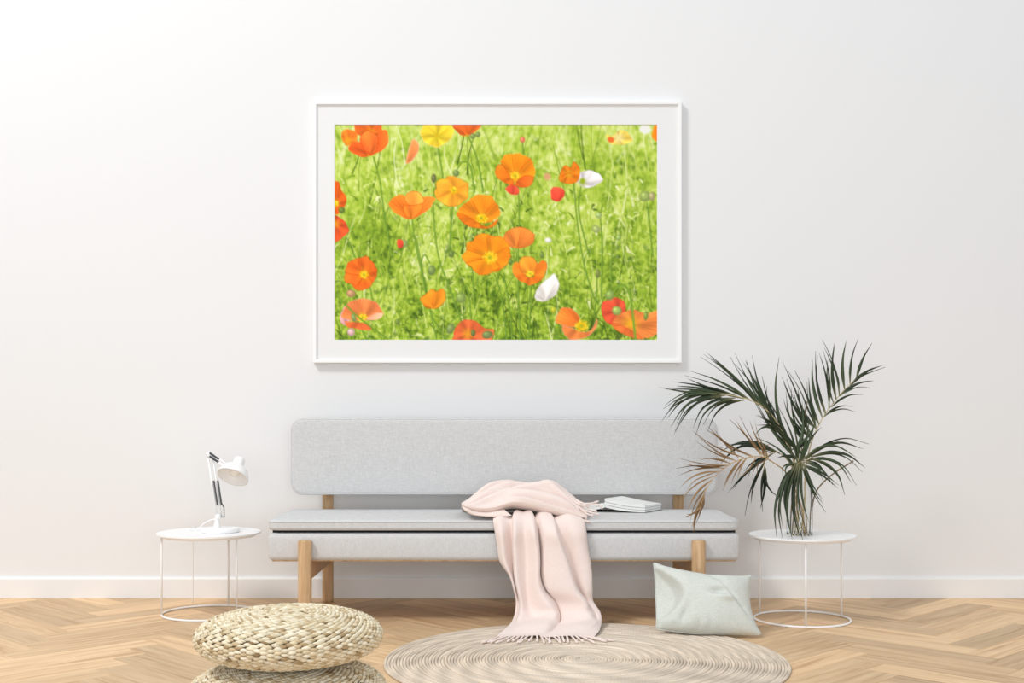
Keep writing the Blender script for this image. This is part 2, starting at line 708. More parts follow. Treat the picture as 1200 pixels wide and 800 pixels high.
# mat: four mitred strips around the opening, with bevelled cut
bm = bmesh.new()
rings = []
for (e, y) in (((fx0 + fw - 0.004, fx1 - fw + 0.004, fz0 + fw - 0.004, fz1 - fw + 0.004), MY + 0.006), ((fx0 + fw - 0.004, fx1 - fw + 0.004, fz0 + fw - 0.004, fz1 - fw + 0.004), MY),
               ((px0 - 0.001, px1 + 0.001, pz0 - 0.001, pz1 + 0.001), MY), ((px0, px1, pz0, pz1), MY + 0.0015), ((px0, px1, pz0, pz1), MY + 0.006)):
    rings.append([bm.verts.new(p) for p in ((e[0], y, e[2]), (e[1], y, e[2]), (e[1], y, e[3]), (e[0], y, e[3]))])
for i in range(5):
    A_, B_ = rings[i], rings[(i + 1) % 5]
    for k in range(4):
        k2 = (k + 1) % 4
        bm.faces.new((A_[k], A_[k2], B_[k2], B_[k]))
mat_o = place('mat_board', bm_mesh('mat_board', bm, False), 'mat', pic)
place('backing_board', box_mesh(fx0 + 0.004, fx1 - 0.004, MY + 0.009, WY - 0.004, fz0 + 0.004, fz1 - 0.004), 'mat', pic)


# ---- the print itself, painted with numpy into a colour attribute
def paint_print():
    SS = 3
    Wp, Hp = 378 * SS, 252 * SS
    rng = np.random.default_rng(11)
    yy, xx = np.mgrid[0:Hp, 0:Wp].astype(np.float32)
    gx, gy = 392 + xx / SS, 146 + yy / SS           # photo pixel coordinates

    def vnoise(fx, fy, seed):
        g = np.random.default_rng(seed).random((int(fy) + 3, int(fx) + 3)).astype(np.float32)
        u, v = xx / Wp * fx, yy / Hp * fy
        iu, iv = u.astype(int), v.astype(int)
        fu, fv = u - iu, v - iv
        fu = fu * fu * (3 - 2 * fu)
        fv = fv * fv * (3 - 2 * fv)
        return (g[iv, iu] * (1 - fu) + g[iv, iu + 1] * fu) * (1 - fv) + (g[iv + 1, iu] * (1 - fu) + g[iv + 1, iu + 1] * fu) * fv
    n = 0.22 * vnoise(7, 5, 1) + 0.24 * vnoise(26, 18, 2) + 0.34 * vnoise(64, 44, 3) + 0.30 * vnoise(130, 88, 4)
    n = (n - n.mean()) / n.std()
    hgt = (gy - 146) / 252
    lev = np.clip(0.62 - 0.24 * hgt + 0.15 * n, 0, 1)
    stops = np.array([0, .2, .4, .6, .8, 1.0])
    pal = np.array([[62, 90, 24], [106, 138, 36], [150, 182, 50], [188, 212, 80], [216, 230, 128], [238, 243, 186]], float)
    img = np.stack([np.interp(lev, stops, pal[:, k]) for k in range(3)], -1)

    def blend(mask, col):
        img[...] = img * (1 - mask[..., None]) + np.asarray(col, float) * mask[..., None]

    def region(x0, y0, x1, y1):
        a = max(int((y0 - 146) * SS), 0)
        b_ = min(int((y1 - 146) * SS) + 1, Hp)
        c = max(int((x0 - 392) * SS), 0)
        d = min(int((x1 - 392) * SS) + 1, Wp)
        return a, b_, c, d

    def lblend(reg, mask, col):
        a, b_, c, d = reg
        if b_ <= a or d <= c:
            return
        sub = img[a:b_, c:d]
        sub[...] = sub * (1 - mask[..., None]) + np.asarray(col, float) * mask[..., None]

    def ellipse(cx, cy, rx, ry, ang, col, alpha=1.0, soft=0.25):
        R = max(rx, ry) + 2
        reg = region(cx - R, cy - R, cx + R, cy + R)
        a, b_, c, d = reg
        if b_ <= a or d <= c:
            return
        X, Y = gx[a:b_, c:d] - cx, gy[a:b_, c:d] - cy
        u = X * math.cos(ang) + Y * math.sin(ang)
        v = -X * math.sin(ang) + Y * math.cos(ang)
        q = np.sqrt((u / rx) ** 2 + (v / ry) ** 2)
        lblend(reg, np.clip((1 - q) / soft, 0, 1) * alpha, col)

    def stroke(pts, w0, w1, col, alpha=1.0, soft=0.5):
        p = crom(pts, 26)
        x0, y0 = p.min(0) - 4
        x1, y1 = p.max(0) + 4
        reg = region(x0, y0, x1, y1)
        a, b_, c, d = reg
        if b_ <= a or d <= c:
            return
        X, Y = gx[a:b_, c:d], gy[a:b_, c:d]
        best = np.full(X.shape, -9.0, np.float32)
        for i in range(len(p) - 1):
            ax, ay = p[i]
            dx, dy = p[i + 1] - p[i]
            t = np.clip(((X - ax) * dx + (Y - ay) * dy) / (dx * dx + dy * dy + 1e-9), 0, 1)
            dist = np.hypot(X - ax - t * dx, Y - ay - t * dy)
            w = w0 + (w1 - w0) * (i + t) / (len(p) - 1)
            best = np.maximum(best, w - dist)
        lblend(reg, np.clip(best / soft + 0.5, 0, 1) * alpha, col)

    # foliage: many soft leaf blobs, then blades, denser and darker towards the bottom
    patch = 0.5 * vnoise(9, 6, 21) + 0.5 * vnoise(24, 16, 22)
    patch = (patch - patch.mean()) / patch.std()

    def pk(x, y, jit):
        d = (y - 146) / 252
        i, j = int(np.clip((y - 146) * SS, 0, Hp - 1)), int(np.clip((x - 392) * SS, 0, Wp - 1))
        k = np.clip(0.74 - 0.36 * d + 0.17 * patch[i, j] + rng.normal(0, jit), 0.02, 1)
        return [np.interp(k, stops, pal[:, q]) for q in range(3)]
    for _ in range(3600):
        x, y = rng.uniform(388, 774), rng.uniform(142, 402)
        d = (y - 146) / 252
        s = rng.uniform(0.9, 2.6) + (1.6 if rng.random() < .15 else 0)
        ellipse(x, y, s * rng.uniform(1, 1.6 + d), s * 0.75, rng.uniform(0, PI), pk(x, y, .15), rng.uniform(.35, .9), 0.65 - .3 * d)
    for _ in range(900):
        x, y = rng.uniform(388, 774), rng.uniform(150, 420)
        ln = rng.uniform(12, 60)
        lean = rng.normal(0, 0.4)
        stroke([(x, y), (x + lean * ln * .5 + rng.normal(0, 3), y - ln * .5), (x + lean * ln, y - ln)], rng.uniform(.4, .95), .3, pk(x, min(y, 398), .22), rng.uniform(.4, .95))
    # the far grass is out of focus: soften it, most at the top
    def box(a_, r):
        for ax_ in (0, 1):
            pad = [(0, 0)] * 3
            pad[ax_] = (r + 1, r)
            c_ = np.cumsum(np.pad(a_, pad, mode='edge'), axis=ax_)
            n_ = a_.shape[ax_]
            a_ = (np.take(c_, range(2 * r + 1, 2 * r + 1 + n_), ax_) - np.take(c_, range(0, n_), ax_)) / (2 * r + 1)
        return a_
    bl = box(box(img, 3), 3)
    wb = np.clip(1.0 - 1.0 * hgt, 0, 1)[..., None]
    img[...] = img * (1 - wb) + bl * wb
    for _ in range(330):
        x, y = rng.uniform(388, 774), rng.uniform(170, 420)
        ln = rng.uniform(25, 90)
        lean = rng.normal(0, 0.22)
        stroke([(x, y), (x + lean * ln * .5 + rng.normal(0, 3), y - ln * .5), (x + lean * ln, y - ln)], rng.uniform(.4, .9), .3, pk(x, min(y, 398), .26), rng.uniform(.5, .95))
    for _ in range(900):
        x, y = rng.uniform(388, 774), rng.uniform(200, 402)
        a = rng.uniform(0, 2 * PI)
        ln = rng.uniform(4, 11)
        stroke([(x, y), (x + ln * .5 * math.cos(a), y + ln * .5 * math.sin(a) - 1), (x + ln * math.cos(a), y + ln * math.sin(a))], rng.uniform(.8, 1.8), .3, pk(x, y, .24), rng.uniform(.5, .95))
    for _ in range(170):
        x, y = rng.uniform(388, 774), rng.uniform(285, 400)
        ellipse(x, y, rng.uniform(2, 6), rng.uniform(1.5, 4), rng.uniform(0, PI), (46, 84, 18), rng.uniform(.2, .5), 0.7)

    stemc = (112, 150, 44)
    stems = [[(438, 184), (446, 215), (452, 260), (460, 300)], [(513, 172), (518, 200), (522, 240)], [(483, 256), (488, 290), (497, 330), (512, 398)],
             [(549, 160), (560, 190), (566, 225)], [(509, 222), (508, 250), (514, 300), (530, 345), (548, 398)], [(607, 219), (608, 245), (608, 268)],
             [(672, 216), (676, 260), (684, 310), (696, 350)], [(680, 218), (678, 250), (690, 300)], [(580, 321), (588, 350), (594, 398)],
             [(590, 320), (597, 360), (600, 398)], [(607, 290), (607, 330), (609, 398)], [(622, 332), (621, 365), (619, 398)], [(434, 335), (437, 352)],
             [(393, 343), (420, 370), (455, 396)], [(498, 325), (505, 365), (523, 398)], [(408, 280), (416, 300)], [(757, 238), (760, 260), (764, 300)],
             [(703, 256), (705, 290), (704, 345)], [(717, 283), (716, 310), (715, 345)], [(699, 325), (698, 350), (695, 368)], [(720, 337), (728, 332), (738, 345), (744, 397)],
             [(728, 365), (740, 378), (760, 380), (770, 382)], [(756, 374), (750, 397)], [(420, 375), (430, 397)], [(478, 283), (486, 276), (492, 300), (500, 345)],
             [(504, 308), (498, 298), (494, 310), (500, 350)], [(541, 340), (546, 334), (550, 350), (553, 385)], [(528, 376), (540, 368), (548, 378), (553, 398)],
             [(549, 296), (553, 310), (556, 360)], [(612, 168), (613, 180)], [(536, 198), (542, 190), (551, 195), (556, 225)], [(530, 242), (527, 290)], [(648, 380), (654, 398)]]
    for s_ in stems:
        stroke(s_, 0.75, 0.95, (96, 136, 36), 0.95)
        stroke([(a_ - .3, b_) for a_, b_ in s_], 0.3, 0.4, (160, 190, 84), 0.7)

    def poly_mask(reg, pts):
        a, b_, c, d = reg
        X, Y = gx[a:b_, c:d], gy[a:b_, c:d]
        inside = np.zeros(X.shape, bool)
        n_ = len(pts)
        for i in range(n_):
            x0, y0 = pts[i]
            x1, y1 = pts[(i + 1) % n_]
            if y0 == y1:
                continue
            cnd = ((y0 > Y) != (y1 > Y)) & (X < (x1 - x0) * (Y - y0) / (y1 - y0) + x0)
            inside ^= cnd
        return inside.astype(np.float32)

    def petal(pts, col, edge=None, ctr=None, ctrcol=(250, 190, 40), ctr_r=14, veins=True, seed=0, alpha=1.0, shade=0.34):
        """closed smooth outline; tint grows lighter towards the rim, vein streaks out of ctr"""
        q = np.asarray(pts, float)
        qq = np.vstack([q, q[:2]])
        k = len(q)
        idx = np.linspace(0, k, k * 10, endpoint=False)
        pad = np.vstack([q[-1], q, q[:3]])
        i = np.floor(idx).astype(int)
        u = (idx - i)[:, None]
        a, b_, c, d = pad[i], pad[i + 1], pad[i + 2], pad[i + 3]
        cur = 0.5 * ((2 * b_) + (-a + c) * u + (2 * a - 5 * b_ + 4 * c - d) * u ** 2 + (-a + 3 * b_ - 3 * c + d) * u ** 3)
        rr = np.random.default_rng(seed + 5)
        cen = q.mean(0)
        rad = cur - cen
        wv = np.arange(len(cur))[:, None]
        cur = cen + rad * (1 + 0.018 * rr.standard_normal((len(cur), 1)) + 0.03 * np.sin(wv * .55 + rr.uniform(0, 6)) + 0.02 * np.sin(wv * .23 + rr.uniform(0, 6)))
        x0, y0 = cur.min(0) - 1
        x1, y1 = cur.max(0) + 1
        reg = region(x0, y0, x1, y1)
        ra, rb, rc_, rd = reg
        if rb <= ra or rd <= rc_:
            return
        mk = poly_mask(reg, cur.tolist()) * alpha
        X, Y = gx[ra:rb, rc_:rd], gy[ra:rb, rc_:rd]
        if ctr is None:
            ctr = (cen[0], y1)
        dx, dy = X - ctr[0], Y - ctr[1]
        dist = np.hypot(dx, dy)
        th = np.arctan2(dy, dx)
        size = max(x1 - x0, y1 - y0)
        col = [col[0], col[1] + (18 if col[0] > 225 and col[1] < 160 else 0), col[2] + (14 if col[1] < 160 else 0)]
        base_ = np.asarray(col, float)[None, None, :] * np.ones(X.shape + (1,))
        st = 0.5 + 0.28 * np.sin(th * 37 + rr.uniform(0, 6)) + 0.22 * np.sin(th * 61 + dist * .3)
        lump = np.sin(th * 4 + rr.uniform(0, 6)) * .5 + np.sin(th * 7 + dist * .12 + rr.uniform(0, 6)) * .4
        f_ = 1 + shade * ((dist / size - .35) * .9 + .45 * (st - .5) * veins + .45 * lump)
        c_ = base_ * f_[..., None]
        w = np.clip(1 - dist / ctr_r, 0, 1)[..., None] * .75
        c_ = c_ * (1 - w) + np.asarray(ctrcol, float) * w
        c_ = np.clip(c_, 0, 255)
        sub = img[ra:rb, rc_:rd]
        sub[...] = sub * (1 - mk[..., None]) + c_ * mk[..., None]
        if edge is not None:
            stroke([tuple(p_) for p_ in cur[::6]] + [tuple(cur[0])], .45, .45, edge, .55)

    def crease(pts, col=(205, 70, 10), w=.5, al=.6):
        stroke(pts, w, w * .5, col, al)

    def stamens(cx, cy, r, seed=0):
        rr = np.random.default_rng(seed)
        ellipse(cx, cy, r, r * .85, 0, (244, 196, 20), .95, .35)
        for _ in range(int(r * 7)):
            t, q = rr.uniform(0, 2 * PI), r * math.sqrt(rr.uniform(0.05, 1.1))
            ellipse(cx + q * math.cos(t), cy + q * .85 * math.sin(t), .9, .9, 0, (255, 232, 70) if rr.random() < .7 else (226, 168, 10), .9, .5)
        ellipse(cx, cy, r * .35, r * .32, 0, (176, 178, 40), .9, .5)

    def open_flower(cx, cy, rx, ry, col, ctr=None, np_=4, seed=0, sr=6, edge=None):
        rr = np.random.default_rng(seed)
        a0 = rr.uniform(0, 2 * PI)
        cc = ctr or (cx, cy)
        for k in range(np_):
            t = a0 + 2 * PI * k / np_
            span = 2 * PI / np_ * .72
            pts = [cc]
            for q in np.linspace(-span, span, 7):
                rq = 1.0 - .16 * (abs(q) / span) ** 2 + rr.uniform(-.10, .08)
                pts.append((cx + rx * rq * math.cos(t + q), cy + ry * rq * math.sin(t + q)))
            sh = rr.uniform(.93, 1.04)
            petal(pts, [c_ * sh for c_ in col], edge or [c_ * .86 for c_ in col], cc, (252, 176, 30), sr * 2.1, True, seed * 7 + k)
            crease([cc, (cx + rx * .75 * math.cos(t + span * .95), cy + ry * .75 * math.sin(t + span * .95))], [c_ * .80 for c_ in col], .6, .7)
        stamens(cc[0], cc[1], sr, seed)

    OR, RO, LO = (250, 118, 14), (240, 84, 18), (252, 146, 34)
    # 1 top-left red cluster
    petal([(416, 146), (432, 142), (447, 146), (446, 158), (430, 162), (418, 156)], (238, 92, 24), None, (435, 156), (250, 180, 40), 8, seed=1)
    petal([(401, 155), (409, 152), (419, 157), (418, 166), (408, 171), (402, 165)], (248, 110, 28), None, (408, 165), seed=2, ctr_r=7)
    petal([(409, 174), (416, 167), (428, 168), (438, 178), (432, 184), (420, 183)], (240, 82, 22), seed=3, ctr=(432, 182), ctr_r=2)
    petal([(437, 178), (443, 160), (451, 152), (456, 160), (453, 172), (444, 179), (438, 181)], (236, 84, 22), seed=4, ctr=(436, 182), ctr_r=2)
    petal([(422, 163), (430, 154), (441, 158), (444, 168), (438, 180), (428, 176)], (246, 96, 30), (206, 60, 14), (434, 182), seed=5, ctr_r=2)
    # 2 pod, 3 yellow, 4 top red
    petal([(476, 191), (480, 174), (485, 163), (491, 170), (489, 180), (481, 190)], (246, 126, 66), (250, 190, 180), (477, 190), seed=6, ctr_r=2)
    petal([(493, 158), (497, 146), (513, 140), (529, 146), (531, 158), (522, 168), (512, 173), (500, 168)], (250, 218, 58), (252, 220, 150), (512, 160), (205, 190, 30), 8, seed=7)
    crease([(512, 160), (503, 150)], (226, 176, 30))
    crease([(512, 160), (525, 152)], (226, 176, 30))
    petal([(531, 146), (546, 138), (562, 146), (558, 154), (548, 160), (538, 157)], (240, 92, 26), seed=8, ctr=(547, 160), ctr_r=4)
    # 5 side cup
    petal([(456, 238), (466, 229), (477, 231), (486, 246), (482, 256), (472, 254), (462, 248)], (246, 108, 26), seed=9, ctr=(482, 256), ctr_r=3)
    petal([(485, 246), (494, 232), (509, 231), (506, 241), (496, 250), (484, 255)], (240, 104, 28), seed=10, ctr=(482, 256), ctr_r=3)
    petal([(474, 232), (482, 224), (492, 226), (497, 236), (490, 240), (480, 240)], (254, 138, 46), (214, 88, 20), (484, 250), seed=11, ctr_r=3)
    petal([(474, 240), (484, 241), (495, 239), (491, 251), (482, 256), (475, 251)], (248, 116, 30), (214, 84, 18), (482, 258), seed=12, ctr_r=3)
    # 6, 7
    open_flower(530, 224, 20, 18, (250, 150, 36), (532, 223), 4, 13, 4.5)
    petal([(536, 250), (546, 237), (560, 228), (575, 230), (583, 240), (586, 249), (578, 258), (560, 262), (545, 258)], (252, 128, 18), None, (564, 256), seed=14, ctr_r=13)
    petal([(535, 249), (548, 253), (562, 262), (572, 265), (584, 256), (580, 263), (570, 267), (554, 266), (542, 260)], (248, 114, 16), (214, 84, 8), (564, 256), seed=15, ctr_r=8)
    crease([(564, 256), (554, 236)])
    crease([(564, 256), (577, 238)])
    stamens(564, 255.5, 7, 16)
    # 8, 9 at the left margin
    petal([(386, 214), (396, 213), (402, 224), (407, 233), (401, 246), (394, 251), (386, 248)], RO, None, (393, 238), seed=17, ctr_r=8)
    stamens(393, 238, 4.5, 17)
    petal([(386, 254), (398, 254), (406, 262), (409, 271), (400, 279), (393, 283), (386, 280)], (234, 74, 30), (224, 60, 70), (394, 262), seed=18, ctr_r=7)
    # 10 - 17
    petal([(592, 221), (600, 216), (608, 222), (606, 228), (598, 227)], (238, 66, 44), seed=19, ctr_r=1)
    petal([(587, 190), (592, 182), (604, 180), (618, 184), (626, 194), (625, 207), (616, 214), (604, 214), (592, 206)], (252, 126, 14), None, (603, 207), seed=20, ctr_r=12)
    petal([(580, 200), (587, 193), (596, 204), (602, 216), (592, 214), (583, 208)], (244, 104, 16), (208, 80, 8), (603, 208), seed=21, ctr_r=7)
    petal([(604, 216), (611, 207), (621, 206), (625, 210), (620, 218), (610, 219)], (238, 92, 22), (208, 70, 8), (603, 208), seed=22, ctr_r=6)
    crease([(604, 206), (600, 186)])
    crease([(605, 206), (616, 190)])
    stamens(603.5, 206, 5.5, 23)
    petal([(674, 208), (682, 201), (692, 200), (702, 205), (706, 211), (697, 217), (686, 220), (678, 216)], (240, 234, 232), (214, 204, 204), (682, 214), (150, 176, 40), 7, seed=24)
    petal([(655, 208), (661, 194), (668, 197), (672, 190), (678, 196), (678, 207), (672, 215), (660, 214)], (244, 116, 16), (212, 84, 8), (666, 204), seed=25, ctr_r=7)
    crease([(658, 207), (666, 203), (676, 206)], (206, 78, 8), .7)
    ellipse(682, 212, 3.5, 4, 0, (156, 178, 30), .95, .4)
    petal([(645, 222), (652, 219), (661, 223), (660, 231), (653, 236), (646, 233)], (240, 62, 44), seed=26, ctr_r=1)
    ellipse(641, 207, 5, 5.5, 0, (238, 160, 130), .8, .5)
    petal([(710, 158), (716, 160), (724, 154), (732, 154), (740, 162), (736, 168), (724, 170), (714, 168)], (248, 216, 96), None, (724, 162), (252, 246, 190), 9, seed=27)
    ellipse(715, 164, 5, 4, .5, (242, 112, 46), .9, .4)
    ellipse(755, 152, 8, 6, .2, (240, 240, 236), .95, .3)
    petal([(763, 160), (766, 148), (774, 144), (774, 168), (768, 166)], (250, 112, 16), seed=28, ctr_r=1)
    # 19 - 29
    open_flower(424, 319, 19.5, 19, (244, 92, 22), (427, 321), 5, 29, 5.5, (206, 66, 12))
    petal([(399, 372), (404, 358), (412, 360), (410, 376), (404, 380)], (232, 170, 170), seed=30, ctr_r=1)
    petal([(401, 368), (410, 353), (425, 349), (440, 353), (449, 364), (446, 370), (430, 374), (410, 374)], (244, 118, 62), (240, 160, 130), (425, 372), seed=31, ctr_r=10)
    petal([(405, 376), (416, 376), (430, 378), (436, 382), (432, 386), (418, 384), (408, 382)], (240, 96, 46), None, (425, 372), seed=32, ctr_r=5)
    petal([(430, 372), (440, 366), (449, 366), (446, 372), (436, 374)], (240, 140, 110), None, (425, 372), seed=33, ctr_r=3)
    stamens(425, 371, 5.5, 34)
    petal([(493, 349), (499, 344), (506, 338), (512, 341), (518, 337), (522, 345), (519, 355), (509, 361), (499, 358)], (250, 130, 24), (214, 92, 12), (508, 361), seed=35, ctr_r=4)
    crease([(508, 360), (507, 345)], w=.4)
    petal([(531, 392), (538, 377), (550, 374), (560, 377), (568, 384), (578, 386), (572, 400), (536, 400)], (240, 96, 48), (226, 70, 40), (548, 390), seed=36, ctr_r=9)
    petal([(590, 280), (598, 268), (612, 266), (620, 270), (626, 275), (624, 284), (614, 289), (600, 290)], (248, 122, 44), (222, 94, 30), (604, 290), seed=37, ctr_r=3)
    crease([(606, 289), (610, 272)])
    open_flower(571, 297, 28, 23.5, (250, 124, 16), (574, 301), 5, 38, 8.5)
    petal([(600, 312), (606, 306), (613, 318), (620, 330), (610, 329), (602, 321)], (244, 110, 24), None, (621, 322), seed=39, ctr_r=6)
    petal([(608, 306), (616, 300), (625, 302), (630, 312), (624, 322), (612, 320)], (250, 132, 34), (218, 92, 14), (621, 322), seed=40, ctr_r=9)
    petal([(626, 322), (630, 308), (638, 305), (640, 315), (633, 328), (622, 331)], (246, 114, 26), (214, 88, 12), (621, 322), seed=41, ctr_r=6)
    petal([(610, 322), (620, 324), (632, 324), (628, 331), (618, 333)], (242, 106, 22), None, (621, 320), seed=42, ctr_r=6)
    stamens(621, 320, 4.5, 43)
    petal([(626, 346), (632, 334), (642, 326), (649, 320), (654, 330), (652, 342), (643, 350), (633, 352)], (240, 234, 226), (208, 200, 190), (638, 352), (232, 226, 214), 5, seed=44)
    petal([(651, 376), (656, 362), (664, 359), (673, 364), (679, 374), (674, 382), (662, 380)], (248, 110, 36), (236, 130, 100), (680, 382), seed=45, ctr_r=9)
    petal([(658, 380), (672, 384), (684, 388), (694, 384), (699, 371), (697, 384), (686, 394), (670, 397), (661, 390)], (250, 122, 58), (240, 170, 150), (680, 382), seed=46, ctr_r=9)
    stamens(681, 381, 8, 47)
    petal([(704, 360), (710, 351), (722, 348), (731, 354), (732, 366), (722, 377), (710, 376)], (240, 74, 46), (220, 60, 36), (722, 365), seed=48, ctr_r=3)
    petal([(716, 378), (724, 368), (740, 362), (758, 366), (774, 362), (774, 384), (756, 396), (738, 392), (724, 386)], (250, 124, 56), None, (739, 378), seed=49, ctr_r=14)
    petal([(716, 378), (736, 384), (752, 396), (738, 393), (724, 387)], (244, 104, 44), (226, 84, 34), (739, 378), seed=50, ctr_r=6)
    ellipse(739, 378, 6, 6, 0, (252, 186, 40), .8, .6)

    def bud(x, y, rx, ry, ang=0, col=(122, 142, 74)):
        rx, ry = rx * .86, ry * .86
        col = [min(c_ * 1.1 + 6, 255) for c_ in col]
        ellipse(x, y, rx, ry, ang, [c_ * .82 for c_ in col], 1, .3)
        ellipse(x - rx * .15, y - ry * .15, rx * .75, ry * .75, ang, col, .95, .5)
        ellipse(x - rx * .3, y - ry * .3, rx * .35, ry * .35, ang, [min(c_ * 1.25, 255) for c_ in col], .8, .7)
    for t in [(508.5, 209, 4, 7, 0, (110, 112, 66)), (534.5, 203, 5, 5.5, 0), (554, 160, 4.5, 4.5, 0), (560, 158, 4, 4, 0), (755, 230, 8.5, 8.5, 0, (150, 168, 88)), (763, 230, 5, 7, 0, (170, 160, 110)),
              (701, 252, 5, 4.5, 0, (160, 182, 110)), (698, 268, 6.5, 5.5, .2, (160, 176, 104)), (612, 164, 4, 5, 0, (230, 120, 90)), (474, 285, 6, 6, 0, (140, 160, 84)),
              (506, 316, 6, 8, .1, (120, 142, 76)), (529, 297, 4.5, 5.5, 0, (104, 128, 60)), (540, 348, 8, 8, 0, (134, 158, 80)), (528, 384, 6, 8.5, .4, (126, 146, 80)), (554.5, 389, 3.5, 5.5, 0, (96, 116, 60)),
              (571, 391, 8.5, 6, -.2, (116, 136, 76)), (722, 363, 7.5, 7, 0, (156, 180, 92)), (756, 369, 3.5, 7, .1, (124, 148, 62)), (714, 345, 7, 8, .3, (140, 166, 82)), (700, 320, 3.5, 7, .1, (120, 130, 66)),
              (634.5, 298, 3, 6, 0, (116, 140, 64)), (648, 362, 3.5, 5, 0, (190, 190, 50)), (724, 278, 4.5, 4.5, 0, (150, 176, 92)), (401, 246, 5, 5, 0, (104, 124, 50)), (415, 371, 3.6, 6.5, -.3, (128, 150, 84)),
              (412, 343, 7, 6, 0, (186, 140, 100)), (598, 306, 3.5, 5.5, 0, (110, 134, 56)), (412, 388, 6, 6, .3, (214, 170, 170)), (642, 281, 5.5, 4, 0, (236, 232, 214)), (466, 376, 4, 4.5, 0, (112, 136, 60))]:
        bud(*t)
    petal([(466, 281), (472, 281), (473, 288), (467, 290)], (226, 60, 40), seed=60, ctr_r=1)
    stroke([(393, 343), (420, 370), (455, 396)], .9, 1.0, (126, 160, 50), .95)
    stroke([(720, 337), (730, 334), (738, 348), (744, 397)], 1.0, 1.3, (130, 168, 56), .95)
    # down-sample
    img2 = img.reshape(252, SS, 378, SS, 3).mean((1, 3))
    return np.clip(img2, 0, 255)


pim = paint_print() / 255.0
plin = np.where(pim <= 0.04045, pim / 12.92, ((pim + 0.055) / 1.055) ** 2.4)
ph, pw = plin.shape[:2]
xs = np.linspace(px0 - 0.002, px1 + 0.002, pw)
zs = np.linspace(pz1 + 0.002, pz0 - 0.002, ph)
G = np.zeros((ph, pw, 3))
G[..., 0] = xs[None, :]
G[..., 1] = MY + 0.0045
G[..., 2] = zs[:, None]
idx = np.arange(ph * pw).reshape(ph, pw)
quads = np.stack([idx[:-1, :-1], idx[1:, :-1], idx[1:, 1:], idx[:-1, 1:]], -1).reshape(-1, 4)
me = bpy.data.meshes.new('print')
me.vertices.add(ph * pw)
me.vertices.foreach_set('co', G.ravel())
me.loops.add(quads.size)
me.loops.foreach_set('vertex_index', quads.ravel())
me.polygons.add(len(quads))
me.polygons.foreach_set('loop_start', np.arange(0, quads.size, 4))
me.update(calc_edges=True)
set_attr(me, 'print_colour', np.concatenate([plin.reshape(-1, 3), np.ones((ph * pw, 1))], 1))
tag(place('print', me, 'print', pic), 'photograph of orange and red poppies in bright green grass')


# ------------------------------------------------------------------ side tables
def side_table(cx, Y, label, ztop, angs):
    t = empty('side_table', (cx, Y, 0))
    tag(t, label, 'table', 'round white wire side tables')
    c = (cx, Y, 0)
    place('tabletop', sharp(lathe('tabletop', [(0, ztop - 0.010), (0.246, ztop - 0.010), (0.2495, ztop - 0.0085), (0.25, ztop - 0.001), (0.249, ztop), (0.2475, ztop - 0.0012), (0, ztop - 0.0012)], 96, c), 35), 'white', t)
    rr = 0.2235

    def ring(z, r_, rad):
        return tube('ring', [(cx + r_ * math.cos(2 * PI * k / 96), Y + r_ * math.sin(2 * PI * k / 96), z) for k in range(96)], rad, 10, True)
    place('top_ring', ring(ztop - 0.0152, rr, 0.0052), 'white', t)
    place('base_ring', ring(0.0052, rr, 0.0052), 'white', t)
    for a in angs:
        x, y = cx + rr * math.sin(math.radians(a)), Y + rr * math.cos(math.radians(a))
        place('leg', tube('leg', [(x, y, 0.008), (x, y, ztop - 0.014)], 0.0046, 12), 'white', t)
    return t


TLY, TRY = FPX / 239.0, FPX / 246.0
TLX, TRX = PX(245, TLY), PX(940, TRY)
side_table(TLX, TLY, 'round white wire side table carrying the desk lamp', PZ(623, TLY), (11, 131, 251))
side_table(TRX, TRY, 'round white wire side table carrying the vase of palm leaves', PZ(626, TRY), (189.4, 309.4, 69.4))
TLZ, TRZ = PZ(623, TLY), PZ(626, TRY)

# ------------------------------------------------------------------ desk lamp
LB = Vector((PX(258, TLY), TLY, TLZ))
lamp = empty('desk_lamp', LB)
tag(lamp, 'white jointed desk lamp with dome shade and exposed springs on side table', 'lamp')
place('base', sharp(lathe('base', [(0, 0), (0.090, 0), (0.092, 0.003), (0.092, 0.016), (0.088, 0.020), (0.02, 0.0225), (0, 0.0225)], 64, LB), 40), 'white', lamp)
J = P(254.5, 606, TLY)
pb = Vector((J.x, TLY, TLZ + 0.02))
place('pivot_post', lathe('pivot_post', [(0.017, 0), (0.0165, 0.01), (0.010, 0.04), (0.0085, J.z - pb.z), (0, J.z - pb.z)], 24, pb), 'white', lamp)
E = P(243.5, 533, TLY)
HDY = TLY - 0.13
Hd = P(264, 547, HDY)
sd = Vector((0.021, 0, 0.004))
arm = place('lower_arm', tube('lower_arm', [J, E], 0.0055, 8), 'white', lamp)
place('lower_arm', tube('lower_arm', [J + sd, E + sd * 1.1], 0.0045, 8), 'white', lamp)
place('upper_arm', tube('upper_arm', [E, Hd], 0.0055, 8), 'white', lamp)
place('upper_arm', tube('upper_arm', [E + Vector((0.004, 0, 0.016)), Hd + Vector((0.004, 0, 0.016))], 0.0045, 8), 'white', lamp)
for (p, w_) in ((J, 0.016), (E, 0.012), (Hd, 0.010)):
    place('joint_bracket', lathe('joint_bracket', [(0, -w_), (0.012, -w_), (0.013, -w_ + 0.002), (0.013, w_ - 0.002), (0.012, w_), (0, w_)], 20, p + Vector((0.006, 0, 0.004)), (0, 1, 0)), 'white', lamp)
place('lower_bracket', tube('lower_bracket', [J, J + Vector((0.036, -0.006, 0.003)), J + Vector((0.034, -0.004, 0.05)), J + Vector((0.018, 0, 0.075))], 0.003, 8), 'steel', lamp)


